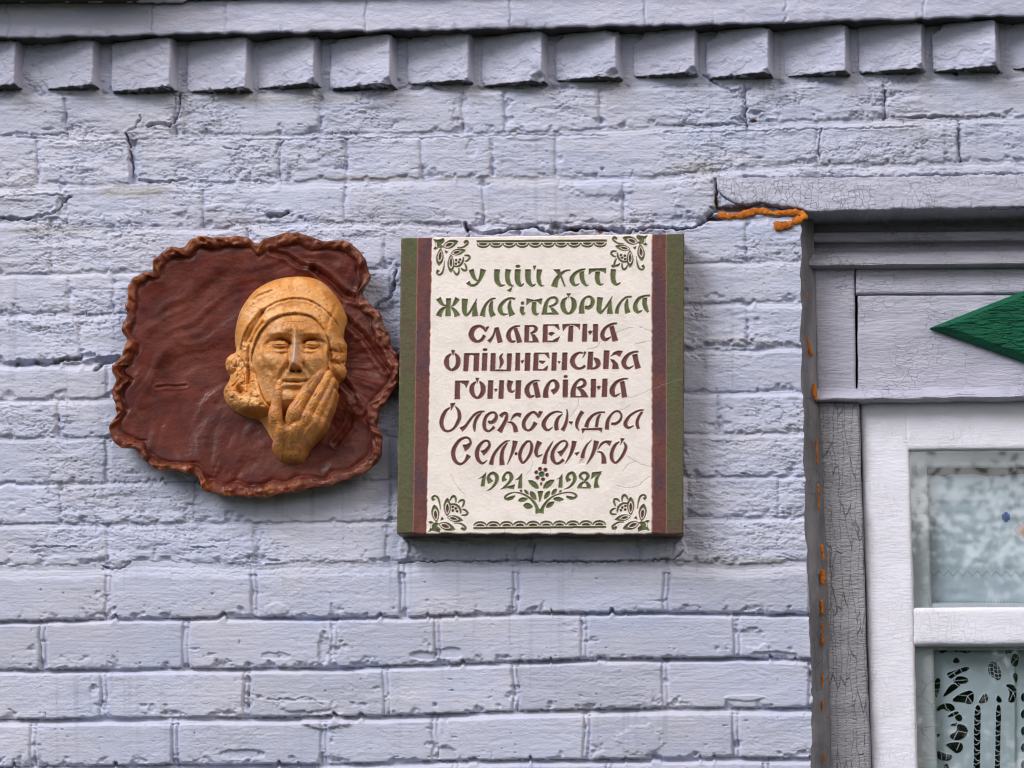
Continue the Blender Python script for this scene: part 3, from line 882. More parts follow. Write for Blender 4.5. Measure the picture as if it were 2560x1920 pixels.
# carved diamond: bevelled rim round a flat, grained face
cx, cz = unp(2645, 812, .05)
hx, hz = (2645 - 2325) * MM, 124 * MM
n = 90
a, b = np.meshgrid(np.linspace(-1, 1, 2 * n + 1), np.linspace(-1, 1, 2 * n + 1))
DXn = (a + b) / 2; DZn = (b - a) / 2                       # square -> diamond
edge = 1 - np.maximum(np.abs(a), np.abs(b))
hgt = np.where(edge < .001, 0, np.minimum(edge / .13, 1) * .012 + .010)
hgt = np.where(edge <= 1e-6, 0, hgt) + (fbm(DXn * 12, DZn * 30, 131, 4) - .5) * .004 * (edge > .13)
X = cx + DXn * hx; Z = cz + DZn * hz
Vd = np.stack([X, .068 - hgt, Z], -1).reshape(-1, 3)
idx = np.arange((2 * n + 1) ** 2).reshape(2 * n + 1, -1)
q = np.stack([idx[:-1, :-1], idx[:-1, 1:], idx[1:, 1:], idx[1:, :-1]], -1).reshape(-1, 4)
mesh_obj('diamond_ornament', Vd, q, MAT_GREEN, win)
# posts and white frame
po = [(2044, 1004), (2148, 1004), (2208, 2900), (2106, 2900)]
quad_box('jamb_post', po, .062, .05, MAT_POST, win, r=.004, step=.0045, amp=.004, fr=26, seed=141, stretch=(2, 1, .6))
quad_box('jamb_post', order(mir(po)), .062, .05, MAT_POST, win, r=.004, amp=.004, fr=26, seed=142, stretch=(2, 1, .6))


def bevel_bar(name, uv, yf, depth, mat, seed, r=.006):
    return quad_box(name, uv, yf, depth, mat, win, r=r, step=.005, amp=.0022, fr=24, seed=seed)


bevel_bar('frame_stile', [(2150, 1004), (2272, 1004), (2318, 2900), (2210, 2900)], .078, .045, MAT_WHITE, 151)
bevel_bar('frame_stile', order(mir([(2150, 1004), (2272, 1004), (2318, 2900), (2210, 2900)])), .078, .045, MAT_WHITE, 152)
bevel_bar('frame_rail', [(2262, 1000), (3020, 996), (3020, 1120), (2262, 1126)], .0795, .042, MAT_WHITE, 153)
bevel_bar('transom', [(2276, 1517), (3004, 1513), (3004, 1610), (2278, 1614)], .0795, .042, MAT_WHITE, 154, r=.008)
bevel_bar('frame_rail', [(2310, 2780), (2975, 2780), (2975, 2900), (2312, 2900)], .0795, .042, MAT_WHITE, 155)


def pane(uv, y):
    xs, zs = unp([p[0] for p in uv], [p[1] for p in uv], y)
    v = [(xs[i], y, zs[i]) for i in (3, 2, 1, 0)]
    return mesh_obj('glass_pane', v, [(0, 1, 2, 3)], MAT_GLASS, win, smooth=False)


pane([(2262, 1112), (3018, 1110), (3016, 1528), (2264, 1528)], .089)
pane([(2264, 1604), (3016, 1604), (2990, 2800), (2290, 2800)], .089)
# second sash behind the first one
quad_box('inner_sash_stile', [(2225, 1060), (2314, 1060), (2345, 1930), (2262, 1930)], .103, .012, MAT_INNER, win, r=.003, amp=.001, seed=161)
quad_box('inner_sash_stile', [(2262, 1930), (2345, 1930), (2372, 2900), (2280, 2900)], .103, .012, MAT_INNER, win, r=.003, amp=.001, seed=162)
quad_box('inner_sash_rail', [(2306, 1060), (3000, 1060), (3000, 1166), (2309, 1168)], .105, .012, MAT_INNER, win, r=.003, amp=.001, seed=163)
quad_box('inner_sash_rail', [(2324, 1507), (3000, 1504), (3000, 1622), (2327, 1625)], .105, .012, MAT_INNER, win, r=.003, amp=.001, seed=165)
quad_box('inner_sash_stile', [(2935, 1060), (3060, 1060), (3020, 2900), (2900, 2900)], .103, .012, MAT_INNER, win, r=.003, amp=.001, seed=164)


# ------------------------------------------------------------------ drawing tools for lettering, lace and embroidery
def spline(pts, n=10, closed=False):
    p = np.array(pts, float)
    k = len(p)
    if k < 3 and not closed:
        t = np.linspace(0, 1, 2 * n)[:, None]
        return p[0] * (1 - t) + p[1] * t
    g = (lambda i: p[i % k]) if closed else (lambda i: p[i] if 0 <= i < k else (2 * p[0] - p[1] if i < 0 else 2 * p[-1] - p[-2]))
    out = []
    for i in range(k if closed else k - 1):
        a, b, c, d = g(i - 1), g(i), g(i + 1), g(i + 2)
        t = np.linspace(0, 1, n, endpoint=False)[:, None]
        out.append(.5 * ((2 * b) + (c - a) * t + (2 * a - 5 * b + 4 * c - d) * t ** 2 + (3 * b - a - 3 * c + d) * t ** 3))
    if not closed: out.append(p[-1:])
    return np.concatenate(out)


def stroke(pts, n=10):
    """outline of a pen stroke: points (x, y, full width)"""
    s = spline(pts, n)
    xy = s[:, :2]; wd = np.maximum(s[:, 2:3], 1) / 2
    T = np.gradient(xy, axis=0); T /= np.linalg.norm(T, axis=1, keepdims=True) + 1e-9
    N = np.stack([-T[:, 1], T[:, 0]], 1)
    return xy + N * wd, xy - N * wd


def leaf(x1, y1, x2, y2, wd, bulge=0.0):
    t = np.linspace(0, 1, 14)
    prof = np.sin(np.pi * t ** .9) ** .8
    dx, dy = x2 - x1, y2 - y1
    L = math.hypot(dx, dy); nx, ny = -dy / L, dx / L
    A = np.stack([x1 + dx * t + nx * prof * wd / 2, y1 + dy * t + ny * prof * wd / 2], 1)
    B = np.stack([x1 + dx * t - nx * prof * wd / 2, y1 + dy * t - ny * prof * wd / 2], 1)
    return np.concatenate([A, B[::-1]])


def ell(cx, cy, rx, ry):
    a = np.linspace(0, 2 * np.pi, 26, endpoint=False)
    return np.stack([cx + rx * np.cos(a), cy + ry * np.sin(a)], 1)


class Canvas:
    """coverage raster over photo coordinates [u0,u1]x[v0,v1] with n samples per pixel"""
    def __init__(s, u0, u1, v0, v1, n=2):
        s.u0, s.v0, s.n = u0, v0, n
        s.w = int((u1 - u0) * n); s.h = int((v1 - v0) * n)

    def blank(s):
        return np.zeros((s.h, s.w), bool)

    def fill(s, a, poly):
        p = (np.array(poly, float) - [s.u0, s.v0]) * s.n
        x0 = max(int(p[:, 0].min()) - 1, 0); x1 = min(int(p[:, 0].max()) + 2, s.w)
        y0 = max(int(p[:, 1].min()) - 1, 0); y1 = min(int(p[:, 1].max()) + 2, s.h)
        if x1 <= x0 or y1 <= y0: return
        gx, gy = np.meshgrid(np.arange(x0, x1) + .5, np.arange(y0, y1) + .5)
        ins = np.zeros(gx.shape, bool)
        q = np.roll(p, -1, 0)
        for (ax, ay), (bx, by) in zip(p, q):
            if ay == by: continue
            c = ((ay > gy) != (by > gy)) & (gx < (bx - ax) * (gy - ay) / (by - ay) + ax)
            ins ^= c
        a[y0:y1, x0:x1] |= ins

    def pen(s, a, pts, T=None):
        L, R = stroke(pts)
        if T is not None: L = T(L); R = T(R)
        for i in range(len(L) - 1):
            quad = np.array([L[i], L[i + 1], R[i + 1], R[i]])
            s.fill(a, quad)
            # crossed quads of tight bends
            s.fill(a, np.array([L[i], L[i + 1], R[i]])); s.fill(a, np.array([R[i], R[i + 1], L[i + 1]]))

    def down(s, a):
        return a.reshape(s.h // s.n, s.n, s.w // s.n, s.n).mean((1, 3)).astype(np.float32)


def blur(a, k=1):
    for _ in range(k):
        p = np.pad(a, 1, mode='edge')
        a = (p[:-2, 1:-1] + 2 * p[1:-1, 1:-1] + p[2:, 1:-1]) / 4
        p = np.pad(a, 1, mode='edge')
        a = (p[1:-1, :-2] + 2 * p[1:-1, 1:-1] + p[1:-1, 2:]) / 4
    return a


# ------------------------------------------------------------------ curtains
def zp(x, y):   # coordinates traced on the window detail
    return (1960 + x * .30136, 1420 + y * .30136)


HOLES = [
    [(1280, 640), (1400, 640), (1400, 662), (1345, 690), (1290, 716)], [(1410, 700), (1432, 655), (1540, 640), (1542, 715), (1460, 690)], [(1618, 640), (1645, 640), (1634, 684)], [(1740, 640), (1772, 640), (1752, 702)],
    [(1838, 640), (1952, 640), (1905, 690), (1830, 722)], [(1388, 786), (1428, 728), (1468, 786)], [(1340, 872), (1400, 855), (1515, 812), (1550, 838), (1435, 878), (1380, 925)],
    [(1690, 800), (1730, 768), (1780, 800), (1802, 870), (1790, 938), (1740, 912), (1690, 870)],
    [(1420, 902), (1480, 893), (1540, 925), (1500, 962), (1388, 950)], [(1308, 1080), (1345, 1010), (1390, 955), (1478, 960), (1400, 1020)], [(1242, 920), (1298, 908), (1292, 1000), (1255, 1105)],
    [(1376, 1105), (1450, 1040), (1572, 1003), (1572, 1112), (1540, 1132), (1480, 1110)], [(1604, 1112), (1672, 1018), (1698, 1102), (1640, 1122)], [(1753, 1112), (1770, 1038), (1817, 1112)],
    [(1822, 958), (1932, 970), (1922, 1112), (1848, 1112), (1880, 1030)], [(1872, 792), (1900, 700), (1955, 720), (1932, 832)], [(1888, 872), (1942, 868), (1932, 952), (1912, 940)],
    [(1266, 1150), (1335, 1118), (1400, 1128), (1422, 1178), (1362, 1192), (1320, 1160), (1270, 1192)], [(1345, 1232), (1420, 1182), (1462, 1200), (1384, 1236)], [(1408, 1232), (1462, 1202), (1482, 1262), (1440, 1272)],
    [(1363, 1302), (1440, 1274), (1428, 1312)], [(1428, 1290), (1500, 1298), (1532, 1360), (1480, 1422), (1400, 1428), (1363, 1385), (1440, 1350)], [(1328, 1460), (1420, 1440), (1482, 1450), (1482, 1510), (1430, 1542), (1380, 1500)],
    [(1266, 1508), (1330, 1540), (1402, 1550), (1370, 1602), (1300, 1592), (1266, 1570)], [(1262, 1370), (1302, 1380), (1266, 1412)], [(1324, 1620), (1368, 1625), (1372, 1760), (1330, 1720)],
    [(1580, 1136), (1632, 1136), (1626, 1300), (1618, 2300), (1566, 2300), (1574, 1350)], [(1755, 1130), (1802, 1138), (1790, 1400), (1778, 2300), (1728, 2300), (1755, 1400)],
]
HOLES += [[(1991, 1010 + 140 * k), (1958, 1070 + 140 * k), (1991, 1120 + 140 * k)] for k in range(9)]
HOLES += [[(2080 + 60 * k, 700 + 160 * j), (2115 + 60 * k, 660 + 160 * j), (2125 + 60 * k, 760 + 160 * j)] for k in range(0, 14, 3) for j in range(6)]
THREADS = [[(1455, 640), (1440, 700)], [(1475, 640), (1530, 712)], [(1470, 660), (1542, 700)], [(1350, 900), (1440, 845)], [(1400, 860), (1420, 890)], [(1460, 835), (1480, 870)], [(1340, 1000), (1400, 940), (1540, 925)],
           [(1400, 945), (1440, 880)], [(1400, 945), (1460, 990)], [(1400, 945), (1350, 930)], [(1520, 1060), (1575, 1030)], [(1520, 1060), (1560, 1120)], [(1520, 1060), (1440, 1050)], [(1520, 1060), (1500, 1130)], [(1660, 1030), (1670, 1110)],
           [(1900, 1030), (1935, 1020)], [(1900, 1030), (1870, 1100)], [(1900, 1030), (1840, 980)], [(1900, 1030), (1925, 1110)], [(1900, 740), (1945, 760)], [(1890, 800), (1940, 730)], [(1330, 1120), (1345, 1160), (1380, 1190)],
           [(1400, 1190), (1410, 1230)], [(1440, 1350), (1530, 1370)], [(1400, 1430), (1440, 1350)], [(1460, 1440), (1430, 1510)], [(1350, 1540), (1340, 1600)], [(1300, 1530), (1310, 1600)], [(1400, 1280), (1440, 1300)], [(1245, 960), (1300, 950)], [(1245, 1010), (1295, 1000)],
           [(1330, 1640), (1370, 1690)], [(1850, 660), (1860, 720)], [(1880, 650), (1900, 700)]]
for k in range(5):
    THREADS.append([(1680, 800 + 32 * k), (1720, 790 + 32 * k), (1760, 812 + 32 * k), (1810, 806 + 32 * k)])
for k in range(3):
    THREADS.append([(1712 + 32 * k, 760), (1706 + 32 * k, 840), (1722 + 32 * k, 950)])
for k in range(15):
    y = 1150 + 82 * k
    THREADS.append([(1570, y), (1600, y + 34), (1630, y + 30)]); THREADS.append([(1632, y + 36), (1598, y + 66), (1570, y + 60)])
    THREADS.append([(1735, y + 10), (1775, y + 44), (1805, y + 36)]); THREADS.append([(1805, y + 46), (1768, y + 76), (1735, y + 66)])
cu0, cu1, cv0, cv1 = 2318, 2940, 1560, 2100
cv = Canvas(cu0, cu1, cv0, cv1, 2)
hm = cv.blank(); th = cv.blank()
def chaikin(p):
    p = np.array(p, float); q = np.roll(p, -1, 0)
    return np.stack([p * .75 + q * .25, p * .25 + q * .75], 1).reshape(-1, 2)


for h in HOLES: cv.fill(hm, [zp(*p) for p in chaikin(chaikin(h))])
for t in THREADS: cv.pen(th, [(*zp(*p), 1.9) for p in t])
hole = cv.down(hm & ~th)
ca = np.arange(cu0, cu1) + .5; ra = np.arange(cv0, cv1) + .5
U, V = np.meshgrid(ca, ra)
x, z = unp(U, V, .124)
y = .124 + .004 * (fbm(U / 50., V / 300., 175, 3) - .5) + (U > 2536) * .006 * sst(2536, 2542, U)
rim = blur(hole, 2)
y = y - .0012 * sst(.08, .4, rim)
col = np.array([.52, .64, .71]) * np.ones(U.shape + (1,))
stitch = ((np.abs(vn(U / 22., V / 22., 171) - .5) < .012))[..., None]
col = col * (1 - stitch * .0)
lace = grid_obj('lace_curtain', x, y, z, MAT_CLOTH, None, col, hole[:-1, :-1] < .5)
tagged = [(lace, 'white cutwork lace curtain with flower shaped openings behind the lower window pane', 'curtain')]

cu0, cu1, cv0, cv1 = 2312, 2960, 1164, 1560
U, V = np.meshgrid(np.arange(cu0, cu1, 1.) + .5, np.arange(cv0, cv1, 1.) + .5)
topedge = 1187 + 3 * np.sin(U / 26.) + 4 * (vn(U / 18., U * 0, 172) - .5)
x, z = unp(U, V, .126)
y = .126 + .004 * (fbm(U / 40., V / 300., 173, 3) - .5) + .003 * (vn(U / 60., V / 15., 174) - .5)
col = np.array([.56, .68, .78]) * np.ones(U.shape + (1,))
tri = np.abs(((U - 2335) / 24.) % 1 - .5) * 2
zz = np.exp(-((V - (1426 + 14 * tri + (U - 2330) * .01)) / 1.2) ** 2)
hem = np.exp(-((V - 1503 - (U - 2330) * .012) / 1.3) ** 2) * (((U // 4) % 2) > 0)
dk = np.clip(zz + hem, 0, 1)[..., None] * .55
col = col * (1 - dk) + np.array([.06, .08, .10]) * dk
# cross stitch motif at the right of the valance
qx, qy = np.floor(U / 5.) * 5, np.floor(V / 5.) * 5
m1 = (np.abs(qx - 2560) + np.abs(qy - 1322) * 1.3 < 32); m2 = (np.abs(qx - 2562) + np.abs(qy - 1328) < 18); m3 = ((qx - 2512) ** 2 + (qy - 1290) ** 2 < 110); m4 = (np.abs(U - 2536 - (V - 1250) * .12) < 2.4) & (np.abs(V - 1262) < 48) | (np.abs(V - 1238) < 2) & (np.abs(U - 2540) < 13)
for m_, c_ in ((m4, (.60, .60, .66)), (m1, (.56, .42, .48)), (m2, (.62, .36, .22)), (m3, (.12, .18, .42))):
    col[m_] = c_
val = grid_obj('cafe_curtain', x, y, z, MAT_CLOTH, None, col, (V > topedge)[:-1, :-1])
tagged.append((val, 'white embroidered curtain with zigzag stitching behind the upper window pane', 'curtain'))
for o, l, c in tagged:
    o['label'] = l; o['category'] = c

# ------------------------------------------------------------------ memorial plaque
PU0, PU1, PV0, PV1 = 984, 1720, 576, 1344
pc_ = Canvas(PU0, PU1, PV0, PV1, 2)
G, B, CR = (.100, .132, .048), (.130, .042, .045), (.83, .768, .742)
BR = (.085, .055, .035)
GRP = {}      # part name/key -> list of (raster, colour)


def ras(key, colour):
    for a, c in GRP.setdefault(key, []):
        if c == colour: return a
    a = pc_.blank(); GRP[key].append((a, colour)); return a


def text(key, colour, ox, oy, pens=(), polys=(), ells=(), k=.13562):
    a = ras(key, colour)
    for p in pens: pc_.pen(a, [(ox + x * k, oy + y * k, wd * k) for x, y, wd in p])
    for p in polys: pc_.fill(a, [(ox + x * k, oy + y * k) for x, y in p])
    for x, y, rx, ry in ells: pc_.fill(a, ell(ox + x * k, oy + y * k, rx * k, ry * k))


# line 1
text('line 1', G, 1080, 640, [
    [(948, 252, 108), (918, 355, 78), (868, 470, 52), (800, 538, 42), (730, 548, 44), (688, 522, 60), (662, 488, 84)], [(725, 255, 95), (755, 350, 78), (795, 425, 52), (850, 468, 10)],
    [(1205, 252, 105), (1195, 380, 95), (1210, 480, 88), (1270, 550, 50), (1352, 538, 10)], [(1410, 252, 105), (1390, 380, 85), (1410, 485, 80), (1455, 545, 42), (1512, 560, 8)],
    [(1585, 252, 105), (1575, 390, 98), (1592, 490, 92), (1640, 552, 50), (1695, 512, 16)], [(1775, 252, 105), (1770, 390, 98), (1788, 480, 88), (1850, 550, 50), (1918, 522, 10)], [(1985, 252, 100), (1965, 390, 75), (1980, 485, 70), (2012, 548, 40), (2072, 552, 8)]],
    [[(1492, 570), (1380, 645), (1458, 672), (1472, 610)], [(1860, 192), (1920, 180), (1905, 240), (1883, 272), (1878, 232)]], [(1587, 195, 46, 28)])
text('line 1', G, 1340, 640, [
    [(636, 265, 20), (540, 280, 35), (450, 350, 62), (375, 450, 88), (338, 572, 118)], [(915, 245, 25), (820, 265, 40), (720, 330, 60), (665, 420, 85), (680, 500, 75), (730, 545, 40), (802, 512, 10)], [(845, 285, 85), (850, 400, 80), (880, 490, 70), (930, 545, 38), (972, 538, 10)],
    [(1140, 290, 85), (1130, 400, 85), (1150, 490, 75), (1195, 535, 35), (1247, 515, 10)], [(1430, 248, 92), (1420, 390, 90), (1440, 480, 80), (1490, 530, 45), (1562, 492, 15)]],
    [[(320, 252), (440, 250), (470, 340), (548, 566), (520, 568), (460, 420), (390, 330)], [(972, 238), (1297, 226), (1290, 332), (1240, 292), (1140, 270), (1040, 296), (973, 352)]], [(1432, 190, 42, 26)])
# line 2
text('line 2', G, 1080, 640, [
    [(120, 785, 100), (165, 860, 72), (210, 905, 42), (262, 922, 12)], [(475, 785, 95), (430, 860, 70), (395, 910, 40), (350, 930, 10)], [(310, 785, 92), (300, 940, 85), (298, 1114, 102)], [(265, 938, 16), (190, 990, 66), (145, 1060, 90), (125, 1116, 112)], [(350, 948, 18), (410, 1000, 60), (450, 1060, 85), (470, 1116, 112)],
    [(610, 795, 112), (600, 930, 95), (605, 1040, 80), (640, 1095, 50), (700, 1040, 40), (770, 920, 40), (830, 790, 12)], [(815, 860, 20), (790, 980, 80), (800, 1116, 108)], [(1175, 785, 25), (1090, 805, 35), (1010, 880, 45), (960, 980, 65), (930, 1116, 102)], [(1115, 820, 25), (1090, 920, 72), (1095, 1030, 85), (1130, 1116, 105)],
    [(1535, 802, 40), (1460, 785, 38), (1360, 820, 48), (1270, 920, 72), (1260, 1010, 85), (1310, 1080, 50), (1400, 1075, 10)], [(1450, 825, 20), (1430, 920, 65), (1450, 1020, 88), (1482, 1102, 120)], [(1665, 940, 75), (1660, 1020, 70), (1680, 1075, 48), (1722, 1048, 8)], [(1890, 850, 80), (1880, 960, 80), (1890, 1040, 78), (1930, 1082, 40), (1972, 1058, 8)]],
    [[(1742, 782), (1880, 815), (2037, 782), (2015, 908), (1950, 845), (1880, 835), (1800, 865), (1745, 912)]], [(1670, 875, 32, 30)])
text('line 2', G, 1340, 640, [
    [(345, 765, 40), (250, 790, 44), (192, 880, 65), (168, 980, 80), (158, 1078, 92)], [(250, 790, 36), (340, 765, 38), (388, 810, 48), (380, 870, 48), (310, 918, 36), (230, 930, 8)], [(250, 935, 12), (310, 990, 56), (360, 1070, 100)],
    [(580, 765, 18), (512, 830, 70), (497, 930, 90), (530, 1020, 75), (590, 1070, 40), (604, 1072, 20)], [(640, 760, 18), (695, 830, 80), (705, 930, 90), (670, 1020, 70), (606, 1072, 36)], [(845, 1066, 106), (845, 940, 85), (870, 830, 60), (930, 765, 36), (1000, 760, 48), (1048, 830, 75), (1030, 910, 68), (975, 955, 70), (905, 950, 58)],
    [(1185, 768, 108), (1170, 900, 90), (1165, 1000, 88), (1200, 1050, 50), (1260, 990, 35), (1340, 880, 40), (1410, 745, 8)], [(1385, 830, 16), (1365, 950, 75), (1365, 1072, 108)], [(1765, 755, 30), (1670, 765, 35), (1580, 840, 40), (1512, 950, 58), (1490, 1066, 76)], [(1690, 790, 22), (1670, 900, 70), (1680, 990, 85), (1700, 1056, 105)],
    [(2105, 735, 30), (2010, 740, 35), (1900, 790, 55), (1835, 900, 72), (1840, 990, 85), (1890, 1040, 50), (1965, 1005, 10)], [(2010, 775, 85), (2005, 880, 84), (2030, 970, 75), (2070, 1040, 38)]],
    [[(108, 1052), (415, 1050), (422, 1082), (108, 1086)], [(560, 695), (650, 693), (620, 740), (605, 797), (592, 750)]])
# line 3
text('line 3', B, 1080, 790, [
    [(993, 295, 22), (950, 225, 52), (870, 190, 48), (770, 240, 85), (725, 340, 98), (760, 430, 84), (840, 475, 48), (920, 440, 58), (970, 360, 62)], [(1168, 225, 26), (1145, 330, 38), (1100, 420, 48), (1048, 480, 72)], [(1192, 215, 70), (1220, 330, 86), (1260, 496, 95)],
    [(1625, 190, 24), (1530, 200, 34), (1440, 270, 62), (1410, 370, 84), (1440, 450, 70), (1490, 480, 44), (1540, 465, 28)], [(1532, 220, 68), (1580, 360, 84), (1618, 496, 100)], [(1790, 192, 34), (1870, 187, 34), (1920, 232, 64), (1890, 290, 54), (1812, 320, 14)]],
    [[(1000, 202), (1057, 200), (1002, 302), (986, 292)], [(1710, 175), (1797, 175), (1787, 490), (1702, 492)], [(1815, 315), (1900, 350), (1950, 420), (1978, 492), (1702, 492), (1702, 472), (1862, 466), (1850, 400)]])
text('line 3', B, 1340, 790, [[(1495, 140, 28), (1400, 155, 38), (1290, 220, 54), (1230, 320, 74), (1235, 400, 80), (1290, 440, 58), (1385, 388, 12)], [(1390, 190, 84), (1430, 330, 94), (1465, 468, 106)]],
     [[(132, 162), (220, 162), (212, 487), (122, 487)], [(132, 160), (415, 155), (442, 268), (390, 230), (340, 182), (220, 179)], [(228, 342), (250, 305), (300, 296), (352, 320), (285, 372)], [(122, 462), (300, 462), (350, 430), (447, 375), (400, 484), (122, 489)],
      [(488, 154), (817, 150), (808, 264), (770, 212), (700, 175), (640, 170), (570, 200), (495, 292)], [(605, 185), (692, 185), (682, 477), (588, 477)], [(865, 150), (947, 150), (941, 477), (848, 477)], [(1055, 155), (1147, 155), (1141, 477), (1048, 477)], [(958, 295), (1000, 270), (1047, 290), (1000, 357)]])
# line 4
text('line 4', B, 1080, 790, [[(355, 700, 22), (287, 770, 72), (270, 860, 94), (295, 950, 68), (362, 1010, 38)], [(425, 695, 22), (475, 770, 74), (485, 860, 84), (450, 950, 74), (360, 1010, 38)], [(1312, 690, 8), (1267, 760, 52), (1290, 860, 68), (1243, 978, 8)]],
     [[(353, 630), (427, 635), (395, 735), (380, 720)], [(595, 690), (877, 690), (862, 1022), (763, 1022), (775, 740), (740, 717), (690, 732), (667, 1022), (578, 1022)], [(930, 690), (1027, 690), (1012, 1012), (918, 1012)],
      [(1088, 690), (1177, 690), (1167, 990), (1380, 995), (1385, 695), (1477, 695), (1457, 1022), (1073, 1022)], [(1545, 685), (1627, 685), (1622, 1012), (1533, 1012)], [(1720, 685), (1817, 685), (1807, 1014), (1708, 1014)], [(1638, 832), (1697, 815), (1690, 850), (1660, 887)],
      [(1880, 688), (1967, 688), (1957, 1007), (1863, 1007)], [(1880, 684), (2152, 680), (2172, 802), (2120, 750), (2080, 705), (1965, 707)], [(1973, 825), (2097, 835), (2045, 892), (1973, 852)], [(1863, 985), (2050, 985), (2142, 910), (2127, 1010), (1863, 1012)]], [(980, 625, 45, 26)])
text('line 4', B, 1340, 790, [[(870, 690, 28), (800, 680, 34), (712, 740, 72), (672, 830, 88), (702, 920, 78), (780, 973, 44), (870, 950, 44), (905, 913, 50)], [(1068, 775, 18), (1130, 830, 88), (1150, 900, 80), (1100, 960, 48), (1000, 978, 28)],
     [(1890, 660, 28), (1800, 670, 38), (1692, 730, 62), (1622, 840, 88), (1640, 930, 75), (1710, 965, 44), (1805, 918, 10)], [(1822, 710, 98), (1850, 840, 90), (1885, 972, 106)]],
     [[(300, 680), (387, 680), (377, 1010), (283, 1010)], [(490, 680), (582, 680), (572, 1004), (473, 1004)], [(393, 840), (462, 835), (430, 887)], [(885, 658), (932, 665), (890, 750), (853, 787), (880, 720)], [(965, 663), (1057, 663), (1042, 977), (943, 992)],
      [(1255, 638), (1357, 643), (1337, 982), (1238, 982)], [(1373, 757), (1430, 672), (1520, 640), (1602, 650), (1547, 757), (1480, 712), (1430, 722)], [(1368, 795), (1440, 810), (1510, 880), (1532, 982), (1403, 982), (1420, 890)]])
# line 5
text('line 5', B, 1080, 920, [[(810, 255, 18), (747, 330, 74), (735, 420, 90), (770, 510, 68), (836, 565, 34)], [(880, 250, 22), (935, 330, 84), (945, 420, 90), (905, 510, 74), (834, 568, 34)], [(1450, 238, 102), (1425, 330, 88), (1435, 410, 70), (1480, 443, 40), (1527, 415, 18)],
     [(1990, 238, 18), (1890, 240, 30), (1792, 310, 62), (1752, 400, 88), (1772, 490, 84), (1820, 535, 54), (1890, 515, 28)], [(1898, 270, 84), (1930, 400, 90), (1960, 552, 100)]],
     [[(428, 238), (692, 238), (635, 377), (600, 310), (520, 267), (515, 577), (418, 577)], [(803, 188), (872, 188), (845, 260), (835, 297), (825, 260)], [(1038, 233), (1132, 233), (1120, 570), (1023, 570)], [(1243, 233), (1332, 233), (1317, 572), (1226, 572)], [(1143, 395), (1178, 385), (1214, 395), (1180, 447)], [(1548, 233), (1647, 233), (1632, 572), (1536, 572)]])
text('line 5', B, 1340, 920, [[(180, 552, 106), (185, 430, 90), (222, 320, 64), (290, 240, 40), (360, 250, 58), (395, 330, 84), (370, 410, 76), (298, 455, 100)], [(685, 547, 96), (690, 420, 90), (732, 300, 64), (810, 220, 40), (880, 230, 54), (905, 290, 64), (860, 345, 54), (740, 370, 12)],
     [(1700, 200, 18), (1600, 210, 38), (1482, 270, 58), (1412, 380, 88), (1410, 460, 94), (1460, 520, 48), (1560, 468, 10)], [(1588, 250, 84), (1615, 400, 90), (1635, 547, 96)]],
     [[(498, 223), (594, 223), (587, 547), (493, 547)], [(748, 365), (850, 380), (920, 450), (972, 547), (633, 547), (633, 527), (840, 522), (820, 450)], [(1016, 208), (1110, 208), (1102, 547), (1008, 547)], [(1228, 203), (1322, 203), (1312, 537), (1213, 537)], [(1118, 350), (1160, 333), (1202, 345), (1160, 412)]], [(548, 162, 38, 28)])
# line 6
text('line 6', B, 1080, 920, [[(335, 730, 18), (252, 800, 58), (192, 920, 74), (177, 1040, 74), (222, 1140, 54), (300, 1170, 38), (400, 1120, 44), (480, 1000, 64), (510, 900, 68), (490, 790, 54), (428, 708, 12)], [(970, 805, 24), (870, 815, 34), (780, 870, 44), (690, 980, 48), (620, 1080, 58), (538, 1145, 92)], [(920, 820, 32), (840, 910, 54), (792, 1020, 58), (785, 1110, 54), (790, 1178, 18)],
     [(1038, 985, 44), (1085, 1012, 58), (1150, 980, 74), (1190, 900, 58), (1160, 832, 40), (1090, 830, 44), (1002, 900, 58), (965, 1020, 68), (980, 1130, 58), (1045, 1170, 38), (1110, 1130, 44), (1152, 1088, 62)], [(1265, 900, 72), (1320, 845, 58), (1377, 850, 50), (1370, 950, 68), (1302, 1080, 74), (1243, 1182, 102)], [(1450, 970, 12), (1510, 890, 48), (1570, 860, 58), (1642, 880, 82)], [(1395, 1005, 18), (1470, 1012, 38), (1530, 1090, 74), (1550, 1187, 82)],
     [(1965, 925, 22), (1930, 855, 48), (1860, 820, 44), (1762, 890, 64), (1697, 1000, 68), (1702, 1100, 64), (1770, 1155, 38), (1850, 1110, 58), (1915, 1008, 82)]],
     [[(338, 655), (437, 645), (385, 740), (352, 795), (350, 730)], [(1968, 798), (2047, 805), (1995, 912), (1962, 922)]])
